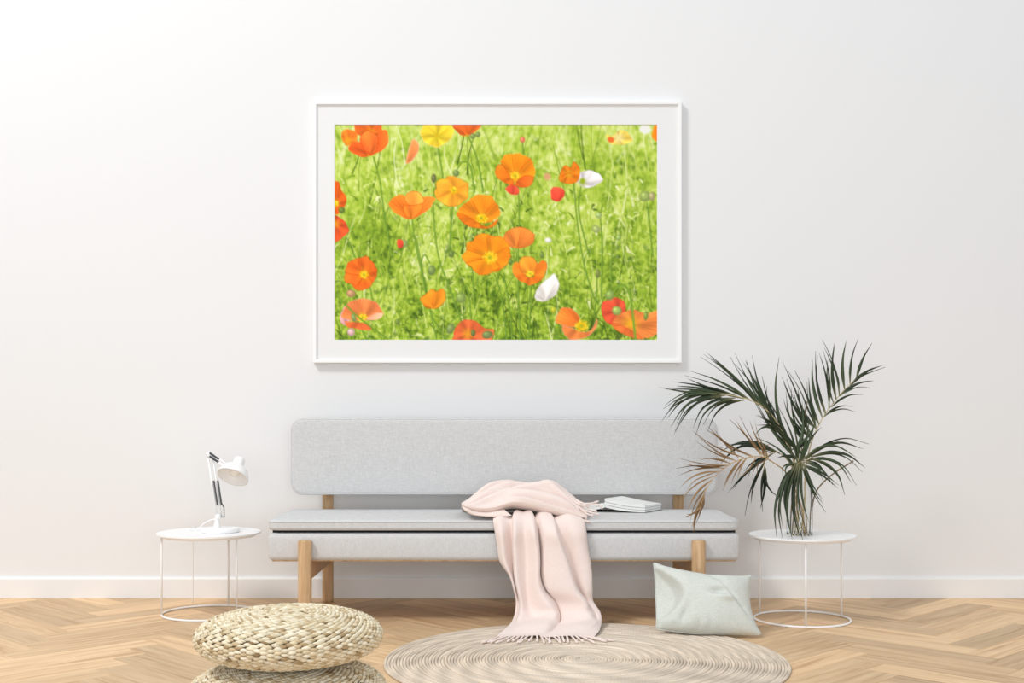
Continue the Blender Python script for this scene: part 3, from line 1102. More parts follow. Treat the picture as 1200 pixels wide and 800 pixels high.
def spring(a, b_, r, turns, w_):
    a, b_ = Vector(a), Vector(b_)
    d = (b_ - a)
    t = d.normalized()
    u = t.cross(Vector((0, 1, 0))).normalized()
    v = t.cross(u)
    n_ = turns * 8
    return tube('spring', [a + d * (k / n_) + (u * math.cos(2 * PI * k / 8) + v * math.sin(2 * PI * k / 8)) * r for k in range(n_ + 1)], w_, 5)


for off in (0.006, 0.026):
    place('spring', spring(P(249, 563, TLY - 0.012) + Vector((off, 0, 0)), P(253.5, 592, TLY - 0.012) + Vector((off, 0, 0)), 0.0042, 24, 0.0016), 'steel', lamp)
for off in (0.0, 0.016):
    place('spring', spring(E.lerp(Hd, 0.12) + Vector((0.004, -0.012, off)), E.lerp(Hd, 0.6) + Vector((0.004, -0.012, off)), 0.004, 18, 0.0015), 'steel', lamp)
oc = P(272.5, 559, HDY - 0.02)
ax = Vector((0.028, 0.074, 0.104)).normalized()
shp = [(0.0775, 0.0), (0.0760, 0.010), (0.0700, 0.028), (0.0585, 0.046), (0.043, 0.059), (0.028, 0.066)]
outer = shp
inner = [(r_ - 0.0022, z - 0.0005) for r_, z in shp[::-1]]
shade = place('shade', lathe('shade', outer + [(0.0, 0.068), (0.0, 0.0655)] + inner + [(0.0775, 0.0)], 56, oc, ax, False), 'white', lamp)
place('socket_housing', sharp(lathe('socket_housing', [(0.0, 0.060), (0.030, 0.060), (0.0305, 0.068), (0.027, 0.074), (0.026, 0.100), (0.022, 0.108), (0.010, 0.112), (0, 0.1125)], 40, oc, ax), 50), 'white', lamp)
bl = place('bulb', lathe('bulb', [(0.0, 0.012), (0.012, 0.015), (0.020, 0.025), (0.021, 0.034), (0.015, 0.048), (0.010, 0.058), (0.010, 0.064)], 24, oc, ax), 'bulb', shade)
cp = [J + Vector((-0.004, 0.0, -0.008)), P(247, 609, TLY + .01), P(239, 613, TLY + .02), P(231, 618.5, TLY + .05), (P(222, 620, TLY + .1))]
cp[-1].z = TLZ + 0.004
cp[-2].z = TLZ + 0.008
cp.append(Vector((TLX - 0.12, TLY + 0.20, TLZ + 0.004)))
cp.append(Vector((TLX - 0.15, TLY + 0.262, TLZ - 0.03)))
cp.append(Vector((TLX - 0.155, TLY + 0.285, 0.2)))
cp.append(Vector((TLX - 0.16, TLY + 0.30, 0.006)))
place('power_cord', tube('power_cord', crom(cp, 60), 0.0026, 8), 'white', lamp)

# ------------------------------------------------------------------ rug
RX, RY, RR = PX(686, FPX / 294), FPX / 294, 0.80
rug = empty('round_rug', (RX, RY, 0))
tag(rug, 'round beige braided jute rug on the oak floor', 'rug')
place('backing', lathe('backing', [(0, 0.0005), (RR - 0.008, 0.0005), (RR - 0.006, 0.004), (0, 0.004)], 128, (RX, RY, 0)), 'core', rug)
rw = 0.0125
nr = int(RR / rw)
rr_ = random.Random(3)
for k in range(nr):
    r0 = (k + 0.5) * rw
    nst = max(int(round(2 * PI * r0 / 0.014)), 5)
    seg = nst * 5
    lift = 0.0108 + rr_.choice((-0.0042, -0.0015, 0.0, 0.001, 0.0022))
    th = np.arange(seg) * 2 * PI / seg
    V = []
    cols = []
    cross = [(-0.50, 0.0), (-0.40, 0.62), (-0.20, 0.97), (0.0, 0.88), (0.20, 0.97), (0.40, 0.62), (0.50, 0.0)]
    tone = rr_.uniform(0.86, 1.06)
    base_c = np.array(lin(228, 213, 195)[:3]) * tone
    ph0 = rr_.uniform(0, 6)
    wob = 0.0007 * np.sin(th * 3 + ph0) + 0.0005 * np.sin(th * 7 + ph0 * 2)
    for (q, h) in cross:
        st = np.abs(np.sin(np.pi * (th / (2 * PI) * nst + abs(q) * 1.3)))
        z = 0.003 + (lift - 0.003) * h * (0.80 + 0.20 * st) + wob * h
        rad = r0 + q * rw * (0.94 + 0.06 * st)
        V.append(np.stack([RX + rad * np.cos(th), RY + rad * np.sin(th), z], -1))
        sv = 1 + 0.10 * np.sin(np.floor(th / (2 * PI) * nst + abs(q) * 1.3) * 12.9898 + k * 4.1)
        cols.append(np.concatenate([base_c[None, :] * sv[:, None], np.ones((seg, 1))], 1))
    V = np.stack(V, 1).reshape(-1, 3)
    cols = np.stack(cols, 1).reshape(-1, 4)
    m_ = len(cross)
    ii = np.arange(seg)
    jj = (ii + 1) % seg
    f = []
    for c in range(m_ - 1):
        f += np.stack([ii * m_ + c, jj * m_ + c, jj * m_ + c + 1, ii * m_ + c + 1], -1).tolist()
    me = mesh_py('braid_ring', V.tolist(), f)
    set_attr(me, 'strand', cols)
    place('braid_ring', me, 'jute', rug)


# ------------------------------------------------------------------ poufs
def pouf(cx, cy, z0, R, Hh, label, seed):
    ro = random.Random(seed)
    t = empty('woven_pouf', (cx, cy, z0))
    tag(t, label, 'pouf', 'woven straw poufs stacked in the foreground')
    zc = z0 + Hh / 2
    b_ = Hh / 2
    # profile from top centre to bottom centre; slightly flattened ellipse with a shallow dimple
    prof = []
    nn = 240
    ex = 2.25
    for k in range(nn + 1):
        a = PI * k / nn
        sx, cz = math.sin(a), math.cos(a)
        r_ = R * abs(sx) ** (2 / ex)
        z = b_ * math.copysign(abs(cz) ** (2 / ex), cz)
        z -= math.copysign(0.010 * math.exp(-(r_ / (R * 0.35)) ** 2), cz) if abs(cz) > .2 else 0
        prof.append((r_, z))
    core = [(max(r_ - 0.008, 0.0), z * (1 - 0.008 / b_) + zc) for r_, z in prof[::6]]
    core[0] = (0.0, core[0][1])
    core[-1] = (0.0, core[-1][1])
    place('core', lathe('core', core[::-1], 64, (cx, cy, 0)), 'core', t)
    P_ = np.array(prof)
    d = np.r_[0, np.cumsum(np.hypot(*np.diff(P_, axis=0).T))]
    rowh = 0.0064
    nrow = int(d[-1] / rowh)
    # lens-shaped strand template: along x, across y, height z
    sec, sid = 6, 6
    tv = []
    for i in range(sec + 1):
        u = -1 + 2 * i / sec
        w_ = max(1 - abs(u) ** 2.2, 0.04)
        for q in range(sid):
            an = 2 * PI * q / sid
            tv.append((u, math.cos(an) * w_, math.sin(an) * (0.35 + 0.65 * w_) - 0.55 * u * u))
    tv = np.array(tv)
    tf = []
    for i in range(sec):
        for q in range(sid):
            q2 = (q + 1) % sid
            tf.append((i * sid + q, i * sid + q2, (i + 1) * sid + q2, (i + 1) * sid + q))
    tf = np.array(tf)
    pal = [np.array(lin(*c)[:3]) for c in ((236, 224, 196), (226, 210, 176), (208, 187, 150), (182, 157, 119), (148, 122, 86), (244, 234, 210))]
    for rix in range(nrow):
        s_ = (rix + 0.5) * d[-1] / nrow
        r_ = np.interp(s_, d, P_[:, 0])
        z_ = np.interp(s_, d, P_[:, 1])
        r2, z2 = np.interp(s_ + 0.002, d, P_[:, 0]), np.interp(s_ + 0.002, d, P_[:, 1])
        if r_ < 0.008:
            continue
        tr, tz = r2 - r_, z2 - z_
        ln = math.hypot(tr, tz)
        tr, tz = tr / ln, tz / ln
        nr_, nz_ = -tz, tr               # outward normal of the profile
        if nr_ * r_ + nz_ * z_ < 0:
            nr_, nz_ = -nr_, -nz_
        pair = rix // 2
        ns = max(int(round(2 * PI * r_ / 0.043)), 4)
        sign = 1 if rix % 2 == 0 else -1
        VV, FF, CC = [], [], []
        for k in range(ns):
            th = 2 * PI * (k + 0.5 * (rix % 2) + 0.0) / ns + ro.uniform(-.05, .05) / max(ns, 1) * 2
            L_ = 0.0158 * ro.uniform(.92, 1.1)
            w_ = 0.0066 * ro.uniform(.8, 1.15)
            hh = 0.0058 * ro.uniform(.8, 1.2)
            tilt = math.radians(ro.uniform(-7, 7))
            x_, y_, zz = tv[:, 0] * L_, tv[:, 1] * w_, tv[:, 2] * hh
            ct, stl = math.cos(tilt), math.sin(tilt)
            a_ = x_ * ct - y_ * stl
            b2 = x_ * stl + y_ * ct
            rad = r_ + tr * b2 + nr_ * (zz - 0.002)
            hgt = z_ + tz * b2 + nz_ * (zz - 0.002)
            ang = th + a_ / max(r_, 0.012)
            VV.append(np.stack([cx + rad * np.cos(ang), cy + rad * np.sin(ang), zc + hgt], -1))
            FF.append(tf + k * len(tv))
            c = pal[min(int(abs(ro.gauss(0, 1.7))), 5) if ro.random() < .8 else 5] * ro.uniform(.9, 1.05)
            CC.append(np.tile(np.r_[c, 1.0], (len(tv), 1)))
        me = mesh_py('braid_row', np.vstack(VV).tolist(), np.vstack(FF).tolist())
        set_attr(me, 'strand', np.vstack(CC))
        o = place('braid_row', me, 'straw', t)
    return t


PFY = FPX / 360.0
PFX = PX(339, PFY)
pouf(PFX - 0.004, PFY, 0.0, 0.318, 0.180, 'round woven straw pouf at the bottom of the stack, on the floor', 1)
pouf(PFX, PFY, 0.176, 0.302, 0.178, 'round woven straw pouf lying on top of the other pouf', 2)

# ------------------------------------------------------------------ throw blanket
throw = empty('throw_blanket', (PX(640, 5.5), 5.5, 0.012))
tag(throw, 'blush pink fringed throw blanket draped over the sofa seat onto the rug', 'blanket')
rows = [
    (5.68, 0.497, 1, [580, 588, 600, 606, 614, 621, 625, 632, 640, 646, 655, 668, 672]),
    (5.6, 0.503, 1, [579, 588, 599, 604, 613, 622, 626, 633, 642, 648, 660, 674, 678]),
    (5.545, 0.492, 0.6, [578, 587, 599, 603, 614, 624, 629, 635, 647, 651, 666, 680, 684]),
    (5.517, 0.44, 0, [580, 588, 600, 603, 615, 626, 631, 637, 651, 655, 671, 684, 687]),
    (5.512, 0.37, 0, [583, 590, 600, 603, 616, 629, 633, 638, 657, 661, 675, 686, 689]),
    (5.507, 0.3, 0, [586, 592, 601, 604, 617, 630, 634, 638, 663, 667, 679, 690, 692]),
    (5.5, 0.235, 0, [597, 599, 602, 605, 617, 630, 634, 639, 668, 672, 683, 692, 694]),
    (5.495, 0.175, 0, [602, 603, 605, 608, 618, 633, 640, 644, 674, 678, 686, 693, 694]),
    (5.49, 0.12, 0, [605, 606, 608, 611, 620, 642, 651, 655, 684, 688, 691, 694, 695]),
    (5.475, 0.075, 0.2, [604, 605, 607, 611, 624, 648, 656, 660, 685, 696, 699, 702, 703]),
    (5.44, 0.047, 0.5, [601, 603, 605, 610, 626, 650, 657, 661, 688, 699, 702, 704, 705]),
    (5.38, 0.03, 0.9, [597, 600, 603, 608, 624, 647, 654, 658, 686, 698, 701, 703, 704]),
    (5.29, 0.022, 1, [590, 594, 599, 606, 620, 642, 648, 652, 680, 692, 697, 701, 702]),
    (5.21, 0.018, 1, [584, 589, 596, 603, 617, 635, 641, 646, 670, 685, 691, 696, 698]),
    (5.165, 0.017, 1, [583, 588, 595, 602, 615, 631, 637, 643, 665, 680, 687, 693, 695]),
]
offs = {
    'top': [-.006, .012, -.008, .024, .018, .024, -.010, .022, .020, -.010, .020, .004, -.008],
    'mid': [-.016, .022, -.022, .044, .008, .056, -.022, .034, .064, -.008, .022, .012, -.024],
    'low': [-.010, -.004, -.006, .040, .010, .064, -.014, .012, .060, .006, .006, .000, -.014],
    'flr': [.000, .003, .006, .016, .024, .030, .003, .005, .024, .020, .012, .004, .000],
    'hem': [.000, .001, .003, .005, .006, .010, .002, .002, .008, .006, .004, .002, .000],
}
which = ['top', 'top', 'top', 'mid', 'mid', 'mid', 'mid', 'mid', 'low', 'low', 'low', 'flr', 'flr', 'hem', 'hem']
G = []
for (Y, z, fl, pxs), wn in zip(rows, which):
    line = []
    for x, o_ in zip(pxs, offs[wn]):
        y = Y - o_ * (1 - fl)
        zz = z + o_ * fl
        if fl > .85 and Y > 5.55:
            zz = max(zz, .494)
        line.append((PX(x, Y), y, zz))
    G.append(line)
G = np.array(G)
Gd = crom(G, 110)
Gd = np.swapaxes(crom(np.swapaxes(Gd, 0, 1), 150), 0, 1)
# fine wrinkles
vv, uu = np.mgrid[0:1:110j, 0:1:150j]
Gd[..., 1] += 0.0016 * np.sin(uu * 42 + 3 * np.sin(vv * 7)) * np.sin(vv * 5 + uu * 4)
Gd[..., 2] = np.maximum(Gd[..., 2], 0.0165)
dr = place('hanging_drape', grid_mesh('drape', Gd), 'throw', throw)
md = dr.modifiers.new('thickness', 'SOLIDIFY')
md.thickness = 0.005
md.offset = 0.0

cpx = [541, 552, 565, 580, 597, 612, 628, 645, 658, 670, 682, 688]
trow = [
    (5.64, [.545, .520, .512, .515, .535, .532, .520, .508, .503, .500, .498, .497]),
    (5.585, [.553, .532, .524, .528, .550, .550, .536, .517, .508, .503, .498, .497]),
    (5.555, [.557, .546, .541, .547, .567, .570, .556, .537, .524, .513, .502, .498]),
    (5.58, [.560, .560, .565, .575, .592, .595, .586, .568, .552, .532, .510, .500]),
    (5.64, [.559, .572, .592, .606, .613, .612, .608, .600, .585, .556, .522, .505]),
    (5.72, [.553, .576, .608, .628, .630, .622, .625, .628, .608, .574, .533, .510]),
    (5.80, [.543, .574, .611, .636, .644, .634, .640, .643, .620, .582, .538, .512]),
    (5.88, [.525, .552, .585, .610, .622, .615, .622, .622, .600, .566, .526, .506]),
    (5.94, [.505, .515, .530, .548, .556, .556, .560, .556, .545, .525, .505, .498]),
    (5.98, [.494, .494, .494, .494, .494, .494, .494, .494, .494, .494, .494, .494]),
]
G = np.array([[(PX(x, Y), Y, z) for x, z in zip(cpx, zz)] for Y, zz in trow])
Gd = crom(G, 90)
Gd = np.swapaxes(crom(np.swapaxes(Gd, 0, 1), 130), 0, 1)
vv, uu = np.mgrid[0:1:90j, 0:1:130j]
win = np.clip(np.sin(np.clip(vv, 0, 1) * PI) ** .6, 0, 1) * np.clip(np.sin(np.clip(uu * .98 + .01, 0, 1) * PI) ** .5, 0, 1)
ph_ = vv * 3.6 - uu * 0.9 + 0.35 * np.sin(uu * 5.5 + 1) + .1 * np.sin(uu * 13)
rid = 1 - 2 * np.abs(np.sin(PI * ph_)) ** .7
disp = 0.0
for (cu, cv_, dep, wd) in (((0, .1, .35, .7, .95), (.30, .36, .50, .44, .36), .022, .030), ((.12, .4, .8), (.47, .56, .64), .018, .026), ((.0, .4, .75, 1), (.45, .66, .60, .55), .016, .028),
                           ((.3, .6, .95), (.36, .31, .30), .014, .022), ((.05, .3, .55), (.56, .74, .80), .016, .03), ((.5, .75, 1), (.66, .54, .42), .010, .028), ((.55, .9), (.52, .36), .013, .02)):
    vc = np.interp(uu, cu, cv_)
    inn = np.clip((uu - cu[0]) / .12, 0, 1) * np.clip((cu[-1] - uu) / .12 + .15, 0, 1)
    dd = vv - vc
    disp = disp + inn * dep * (-np.exp(-(dd / wd) ** 2) + .75 * np.exp(-((dd + 1.9 * wd) / (1.4 * wd)) ** 2) + .35 * np.exp(-((dd - 1.9 * wd) / (1.3 * wd)) ** 2)) * 1.2
disp = disp * win + 0.002 * np.sin(2 * PI * (vv * 7 + uu * 1.7 + .4 * np.sin(uu * 8))) * win
Gd[..., 2] += disp
Gd[..., 1] -= disp * .8
Gd[..., 2] = np.maximum(Gd[..., 2], 0.494)
ft = place('folded_top', grid_mesh('folded_top', Gd), 'throw', throw)
md = ft.modifiers.new('thickness', 'SOLIDIFY')
md.thickness = 0.005
md.offset = 0.0
# curled corner at the left, under the folded top
fl = [
    [(541, 592, 5.565), (548, 594, 5.575), (558, 596, 5.60), (572, 597, 5.61), (590, 596, 5.60)],
    [(542.5, 595, 5.55), (548, 597.5, 5.545), (557, 600, 5.56), (572, 600, 5.57), (592, 598, 5.56)],
    [(545, 598, 5.56), (552, 602, 5.55), (562, 603.5, 5.548), (575, 603.5, 5.552), (596, 601, 5.55)],
    [(548, 599.5, 5.60), (555, 603, 5.58), (566, 604.3, 5.562), (580, 605.5, 5.552), (600, 604, 5.545)],
]
G = np.array([[tuple(P(*q)) for q in r] for r in fl])
G[..., 2] = np.maximum(G[..., 2], 0.4945)
Gd = np.swapaxes(crom(np.swapaxes(crom(G, 24), 0, 1), 40), 0, 1)
cf = place('curled_corner', grid_mesh('curled_corner', Gd), 'throw', throw)
md = cf.modifiers.new('thickness', 'SOLIDIFY')
md.thickness = 0.004
md.offset = 0.0


def tassel(pts):
    n_ = 12
    c = crom(pts, n_)
    rad = [0.0044 + 0.0008 * math.sin(i * 1.9) for i in range(n_)]
    rad[1] = 0.0056
    rad[-2] = 0.0062
    rad[-1] = 0.003
    place('tassel', tube('tassel', c, rad, 7), 'yarn', throw)


rt = random.Random(5)
nt = 23
for k in range(nt):
    t = k / (nt - 1)
    x = 584 + t * 110
    Y = 5.168
    h = np.interp(t, [0, .4, .47, .55, .8, 1], [.019, .026, .020, .019, .026, .018])
    p0 = Vector((PX(x, Y), Y, h))
    fan = -0.055 + 0.11 * t + rt.uniform(-.02, .02) - (.025 if t < .15 else 0) + (.045 if t > .86 else 0)
    ln = rt.uniform(.08, .125) * (0.75 if t > .9 else 1)
    p1 = p0 + Vector((fan * .35, -ln * .4, -.002))
    p2 = p0 + Vector((fan + rt.uniform(-.008, .008), -ln, -1))
    p1.z = max(.0165, p1.z)
    p2.z = .0155
    tassel([p0 + Vector((0, .012, .0)), p0, p1, p2])
for (a, b_, c, d) in [((668, 582, 5.74), (676, 588, 5.70), (690, 590, 5.68), (702, 587, 5.70)),
                      ((670, 585, 5.70), (682, 592, 5.66), (700, 591, 5.66), (706, 596, 5.66)),
                      ((668, 588, 5.66), (678, 594, 5.62), (688, 602, 5.60), (696, 604, 5.60)),
                      ((670, 588, 5.64), (676, 594, 5.60), (682, 604, 5.57), (688, 609, 5.56)),
                      ((666, 590, 5.63), (673, 597, 5.59), (679, 607, 5.56), (684, 611, 5.555)),
                      ((668, 592, 5.62), (675, 600, 5.58), (683, 609, 5.55), (692, 611, 5.545)),
                      ((667, 593, 5.60), (671, 601, 5.57), (676, 609, 5.55), (681, 613, 5.54)),
                      ((671, 584, 5.72), (684, 590, 5.68), (692, 597, 5.66), (700, 599, 5.65)),
                      ((672, 590, 5.64), (682, 597, 5.61), (692, 600, 5.60), (703, 603, 5.60))]:
    pts = [P(*q) for q in (a, b_, c, d)]
    for p in pts:
        if p.y > 5.56:
            p.z = max(p.z, .4935)
    tassel(pts)


# ------------------------------------------------------------------ floor cushion
def floor_pillow():
    TL, TR = P(765.5, 658.5, 5.42), P(881.5, 674, 5.40)
    BL, BR = P(769, 737, 5.27), P(892, 743, 5.23)
    BL.z = max(BL.z, .035)
    BR.z = .016
    n_ = 60
    Gf, Gb = np.zeros((n_, n_, 3)), np.zeros((n_, n_, 3))
    rr = np.random.default_rng(4)
    up = (TL - BL).normalized()
    rt_ = (BR - BL).normalized()
    nrm = rt_.cross(up).normalized()
    if nrm.y > 0:
        nrm = -nrm
    for i in range(n_):
        v = i / (n_ - 1)
        for j in range(n_):
            u = j / (n_ - 1)
            # edges pull inwards between the corners
            uu, vv = u * 2 - 1, v * 2 - 1
            pin = 0.050
            u2 = u + (-pin * uu * (1 - vv * vv) * (1.3 if uu > 0 else .35))
            sag = 0.10 * (1 - uu * uu) if vv > 0 else 0.05 * (1 - uu * uu)
            v2 = v - (sag * abs(vv) ** 1.5)
            p = (BL * (1 - u2) + BR * u2) * (1 - v2) + (TL * (1 - u2) + TR * u2) * v2
            e = max((1 - abs(uu) ** 2.6) * (1 - abs(vv) ** 2.6), 0)
            th = 0.098 * e ** 0.55
            # a pinched dent along the left side, folds to the corners, creases at the bottom
            dent = 0.0
            bw = 0.20 * max(0.0, 1 - ((v - 0.50) / 0.40) ** 2)
            q_ = min(max((u - bw * 0.85) / (0.02 + bw * 0.42), 0.0), 1.0) if bw > 0 else 1.0
            th *= 1.0 * q_ * q_ * (3 - 2 * q_)
            cr = 0.0
            cr += -0.016 * math.exp(-((u - 0.62 - .1 * (v - .55)) / 0.085) ** 2 - ((v - 0.56) / 0.055) ** 2)
            cr += 0.012 * math.exp(-((u - 0.72) / 0.10) ** 2 - ((v - 0.46) / 0.05) ** 2)
            cr += -0.012 * math.exp(-(((u - 0.27) - (v - .2) * .25) / 0.04) ** 2 - ((v - 0.20) / 0.12) ** 2)
            cr += -0.010 * math.exp(-(((u - 0.86) + (v - .4) * .55) / 0.020) ** 2 - ((v - 0.42) / 0.24) ** 2)
            cr += 0.006 * math.exp(-(((u - 0.80) + (v - .4) * .5) / 0.03) ** 2 - ((v - 0.40) / 0.2) ** 2)
            cr += -0.018 * math.exp(-(((u - 0.62) + (v - .86) * .6) / 0.05) ** 2 - ((v - 0.90) / 0.10) ** 2)
            cr += 0.0045 * math.sin(u * 58) * math.exp(-(v / .13) ** 2) * math.exp(-((u - .45) / .14) ** 2)
            lump = 0.004 * math.sin(u * 9 + v * 5) * math.sin(v * 8 - u * 3)
            th_f = th - dent + (cr * 1.7 + lump) * min(e * 2.2, 1)
            p = p - nrm * (0.05 * bw / .2 * max(0.0, 1 - u / .3))
            Gf[i, j] = p + nrm * max(th_f, 0.0)
            Gb[i, j] = p - nrm * (0.07 * e ** .55)
    v = np.vstack([Gf.reshape(-1, 3), Gb.reshape(-1, 3)])
    zmin = 0.0135
    # the underside rests on the rug / floor
    low = v[:, 2] < zmin
    v[low, 2] = zmin
    f = []
    for i in range(n_ - 1):
        for j in range(n_ - 1):
            a = i * n_ + j
            f.append((a, a + 1, a + n_ + 1, a + n_))
            o_ = n_ * n_
            f.append((o_ + a, o_ + a + n_, o_ + a + n_ + 1, o_ + a + 1))
    me = mesh_py('cover', v.tolist(), f)
    bm = bmesh.new()
    bm.from_mesh(me)
    bpy.data.meshes.remove(me)
    bmesh.ops.remove_doubles(bm, verts=bm.verts[:], dist=1e-5)
    edge = []
    per = [(0, j) for j in range(n_)] + [(i, n_ - 1) for i in range(1, n_)] + [(n_ - 1, j) for j in range(n_ - 2, -1, -1)] + [(i, 0) for i in range(n_ - 2, 0, -1)]
    for i, j in per[::2]:
        q = Vector(Gf[i, j])
        q.z = max(q.z, .016)
        edge.append(q)
    return bm_mesh('cover', bm), edge


pl = empty('floor_cushion', (PX(830, 5.3), 5.3, 0.012))
tag(pl, 'pale sage green linen cushion leaning below the sofa', 'cushion')
cv, edge = floor_pillow()
place('cover', cv, 'pillow', pl)
place('seam', tube('seam', edge, 0.0022, 6, True), 'pillow', pl)

# ------------------------------------------------------------------ open book on the seat
ZS = 0.4915
book = empty('open_book', P(708, 596, 6.0))
book.location.z = ZS
tag(book, 'thick white book lying open on the sofa seat beside the blanket', 'book')
Bq = Vector((PX(756, 5.90), 5.90, ZS))               # front right corner on the seat
Aq = Vector((PX(708.5, 5.93), 5.93, ZS))             # gutter, front
Dq = Vector((PX(775, 6.07), 6.07, ZS))               # back right corner
fr = Bq - Aq
dp = Dq - Bq


def page_block(name, mat, t_lo, t_hi, org, along, depth, lift, crown, n_=16, thick_in=1.0):
    """curved stack of pages: along = gutter to fore-edge, lift = height of the gutter"""
    v, f = [], []
    for k in range(n_ + 1):
        u = k / n_
        zb = lift * (1 - u) ** 2.2
        zc = crown * math.sin(min(u * 1.35, 1) * PI) * .8 + zb
        ti = 1.34 + (1 - 1.34) * u
        lo = zb + t_lo * ti
        hi = zb + t_hi * ti + crown * math.sin(u ** .7 * PI)
        for (dq, zz) in ((0, lo), (1, lo), (1, hi), (0, hi)):
            p = org + along * u + depth * dq
            v.append((p.x, p.y, ZS + zz))
    for k in range(n_):
        for q in range(4):
            q2 = (q + 1) % 4
            f.append((k * 4 + q, k * 4 + q2, (k + 1) * 4 + q2, (k + 1) * 4 + q))
    f.append((3, 2, 1, 0))
    e = n_ * 4
    f.append((e, e + 1, e + 2, e + 3))
    me = mesh_py(name, v, f, True)
    bm = bmesh.new()
    bm.from_mesh(me)
    bpy.data.meshes.remove(me)
    return sharp(bm_mesh(name, bm), 35)


place('back_cover', page_block('back_cover', 'cover', 0.0005, 0.0020, Aq, fr, dp, .022, 0.0), 'black', book)
for (a_, b_) in ((0.0022, 0.0118), (0.0134, 0.0228), (0.0244, 0.034)):
    place('page_block', page_block('page_block', 'paper', a_, b_, Aq + fr * 0.004, fr * rnd.uniform(.975, 1.0), dp, .022, 0.0), 'paper', book)
place('top_page', page_block('top_page', 'paper', 0.0343, 0.0347, Aq + fr * .004, fr * .98, dp, .022, 0.004), 'paper', book)
Lf = Vector((PX(672, 5.98), 5.98, ZS)) - Aq
place('left_cover', page_block('left_cover', 'black', 0.0005, 0.0018, Aq, Lf, dp, .020, 0.0), 'black', book)
place('page_block', page_block('page_block', 'paper', 0.002, 0.012, Aq, Lf, dp, .020, 0.0), 'paper', book)
place('loose_page', page_block('loose_page', 'paper', 0.013, 0.0136, Aq, Lf * .96, dp, .020, 0.014), 'paper', book)

# ------------------------------------------------------------------ vase and palm leaves
VX = PX(937, TRY)
vase = place('glass_vase', sharp(lathe('glass_vase', [(0, 0.0), (0.058, 0.0), (0.061, 0.003), (0.061, 0.252), (0.0598, 0.2535), (0.0586, 0.252), (0.0586, 0.012), (0.056, 0.010), (0, 0.010)], 64, (0, 0, 0)), 40), 'glass', None, (VX, TRY, TRZ - 0.0010))
tag(vase, 'clear glass cylinder vase holding palm stems on side table', 'vase')

palm = empty('palm_plant', (VX, TRY, TRZ + 0.012))
tag(palm, 'bunch of green and dried brown palm leaves standing in the glass vase', 'plant')


def leaflet(pts, w, mat, parent, twist=0.0, base_w=0.25):
    """blade: V-folded tapering ribbon with thickness"""
    n_ = 13
    c = [Vector(p) for p in crom(pts, n_)]
    v, f = [], []
    for i in range(n_):
        t = c[min(i + 1, n_ - 1)] - c[max(i - 1, 0)]
        t.normalize()
        u = i / (n_ - 1)
        ref = Vector((0, -1, 0))
        side = t.cross(ref)
        if side.length < 1e-4:
            side = Vector((1, 0, 0))
        side.normalize()
        nn = side.cross(t).normalized()
        if nn.y > 0:
            nn = -nn
        a = twist * (0.4 + u)
        s2 = side * math.cos(a) + nn * math.sin(a)
        n2 = nn * math.cos(a) - side * math.sin(a)
        ww = w * (base_w + (1 - base_w) * min(u / .28, 1)) * (1 - max(u - .35, 0) / .65) ** .8 if u < 1 else w * .02
        ww = max(ww, w * .03)
        p = c[i]
        v += [p - s2 * ww + n2 * ww * .28, p - n2 * 0.0004, p + s2 * ww + n2 * ww * .28, p - n2 * 0.0016]
    for i in range(n_ - 1):
        for q in range(4):
            q2 = (q + 1) % 4
            f.append((i * 4 + q, i * 4 + q2, (i + 1) * 4 + q2, (i + 1) * 4 + q))
    f.append((0, 1, 2, 3))
    e = (n_ - 1) * 4
    f.append((e + 3, e + 2, e + 1, e))
    me = mesh_py('leaflet', v, f)
    cb, ct = np.array(LEAFC[mat][1]), np.array(LEAFC[mat][0])
    tone = rp.uniform(.5, 1.35)
    cols = []
    for i in range(n_):
        k = min(i / (n_ - 1) / .22, 1.0)
        cc = cb * (1 - k) + ct * k * np.array([tone, tone, tone, 1])
        cols += [cc] * 4
    set_attr(me, 'strand', cols)
    place('leaflet', me, 'leaf', parent)


rp = random.Random(21)


def frond(stem, leaves, mat, rmat, r0, r1, w, label=None):
    """stem: [(px,py,dY)], leaves: list of pixel polylines base..tip with dY"""
    pts = [P(x, y, TRY + d) for x, y, d in stem]
    n_ = 30
    c = crom(pts, n_)
    rad = [r0 + (r1 - r0) * i / (n_ - 1) for i in range(n_)]
    fr_ = place('frond', tube('frond', c, rad, 8), rmat, palm)
    if label:
        tag(fr_, label)
    for lf in leaves:
        q = [P(x, y, TRY + d) for x, y, d in lf]
        leaflet(q, w * rp.uniform(.62, .95), mat, fr_, rp.uniform(-.8, .8))
        if rp.random() < .62:
            jx, jy, jd = rp.uniform(-9, 9), rp.uniform(-9, 9), rp.uniform(-.09, .09)
            q = [P(x + jx * k / 3 + rp.uniform(-1, 1), y + jy * k / 3 + rp.uniform(-1, 1), TRY + d + jd * k / 3) for k, (x, y, d) in enumerate(lf)]
            leaflet(q, w * rp.uniform(.45, .8), mat, fr_, rp.uniform(-.9, .9))


def arc(b_, tip, bend, db, dt):
    """three-point blade with sideways bend (pixels) in the middle"""
    (x0, y0), (x1, y1) = b_, tip
    dx, dy = x1 - x0, y1 - y0
    L_ = math.hypot(dx, dy) or 1
    nx, ny = -dy / L_, dx / L_
    return [(x0, y0, db), (x0 + dx * .33 + nx * bend * .8, y0 + dy * .33 + ny * bend * .8, db + (dt - db) * .3),
            (x0 + dx * .66 + nx * bend * .85, y0 + dy * .66 + ny * bend * .85, db + (dt - db) * .65), (x1, y1, dt)]


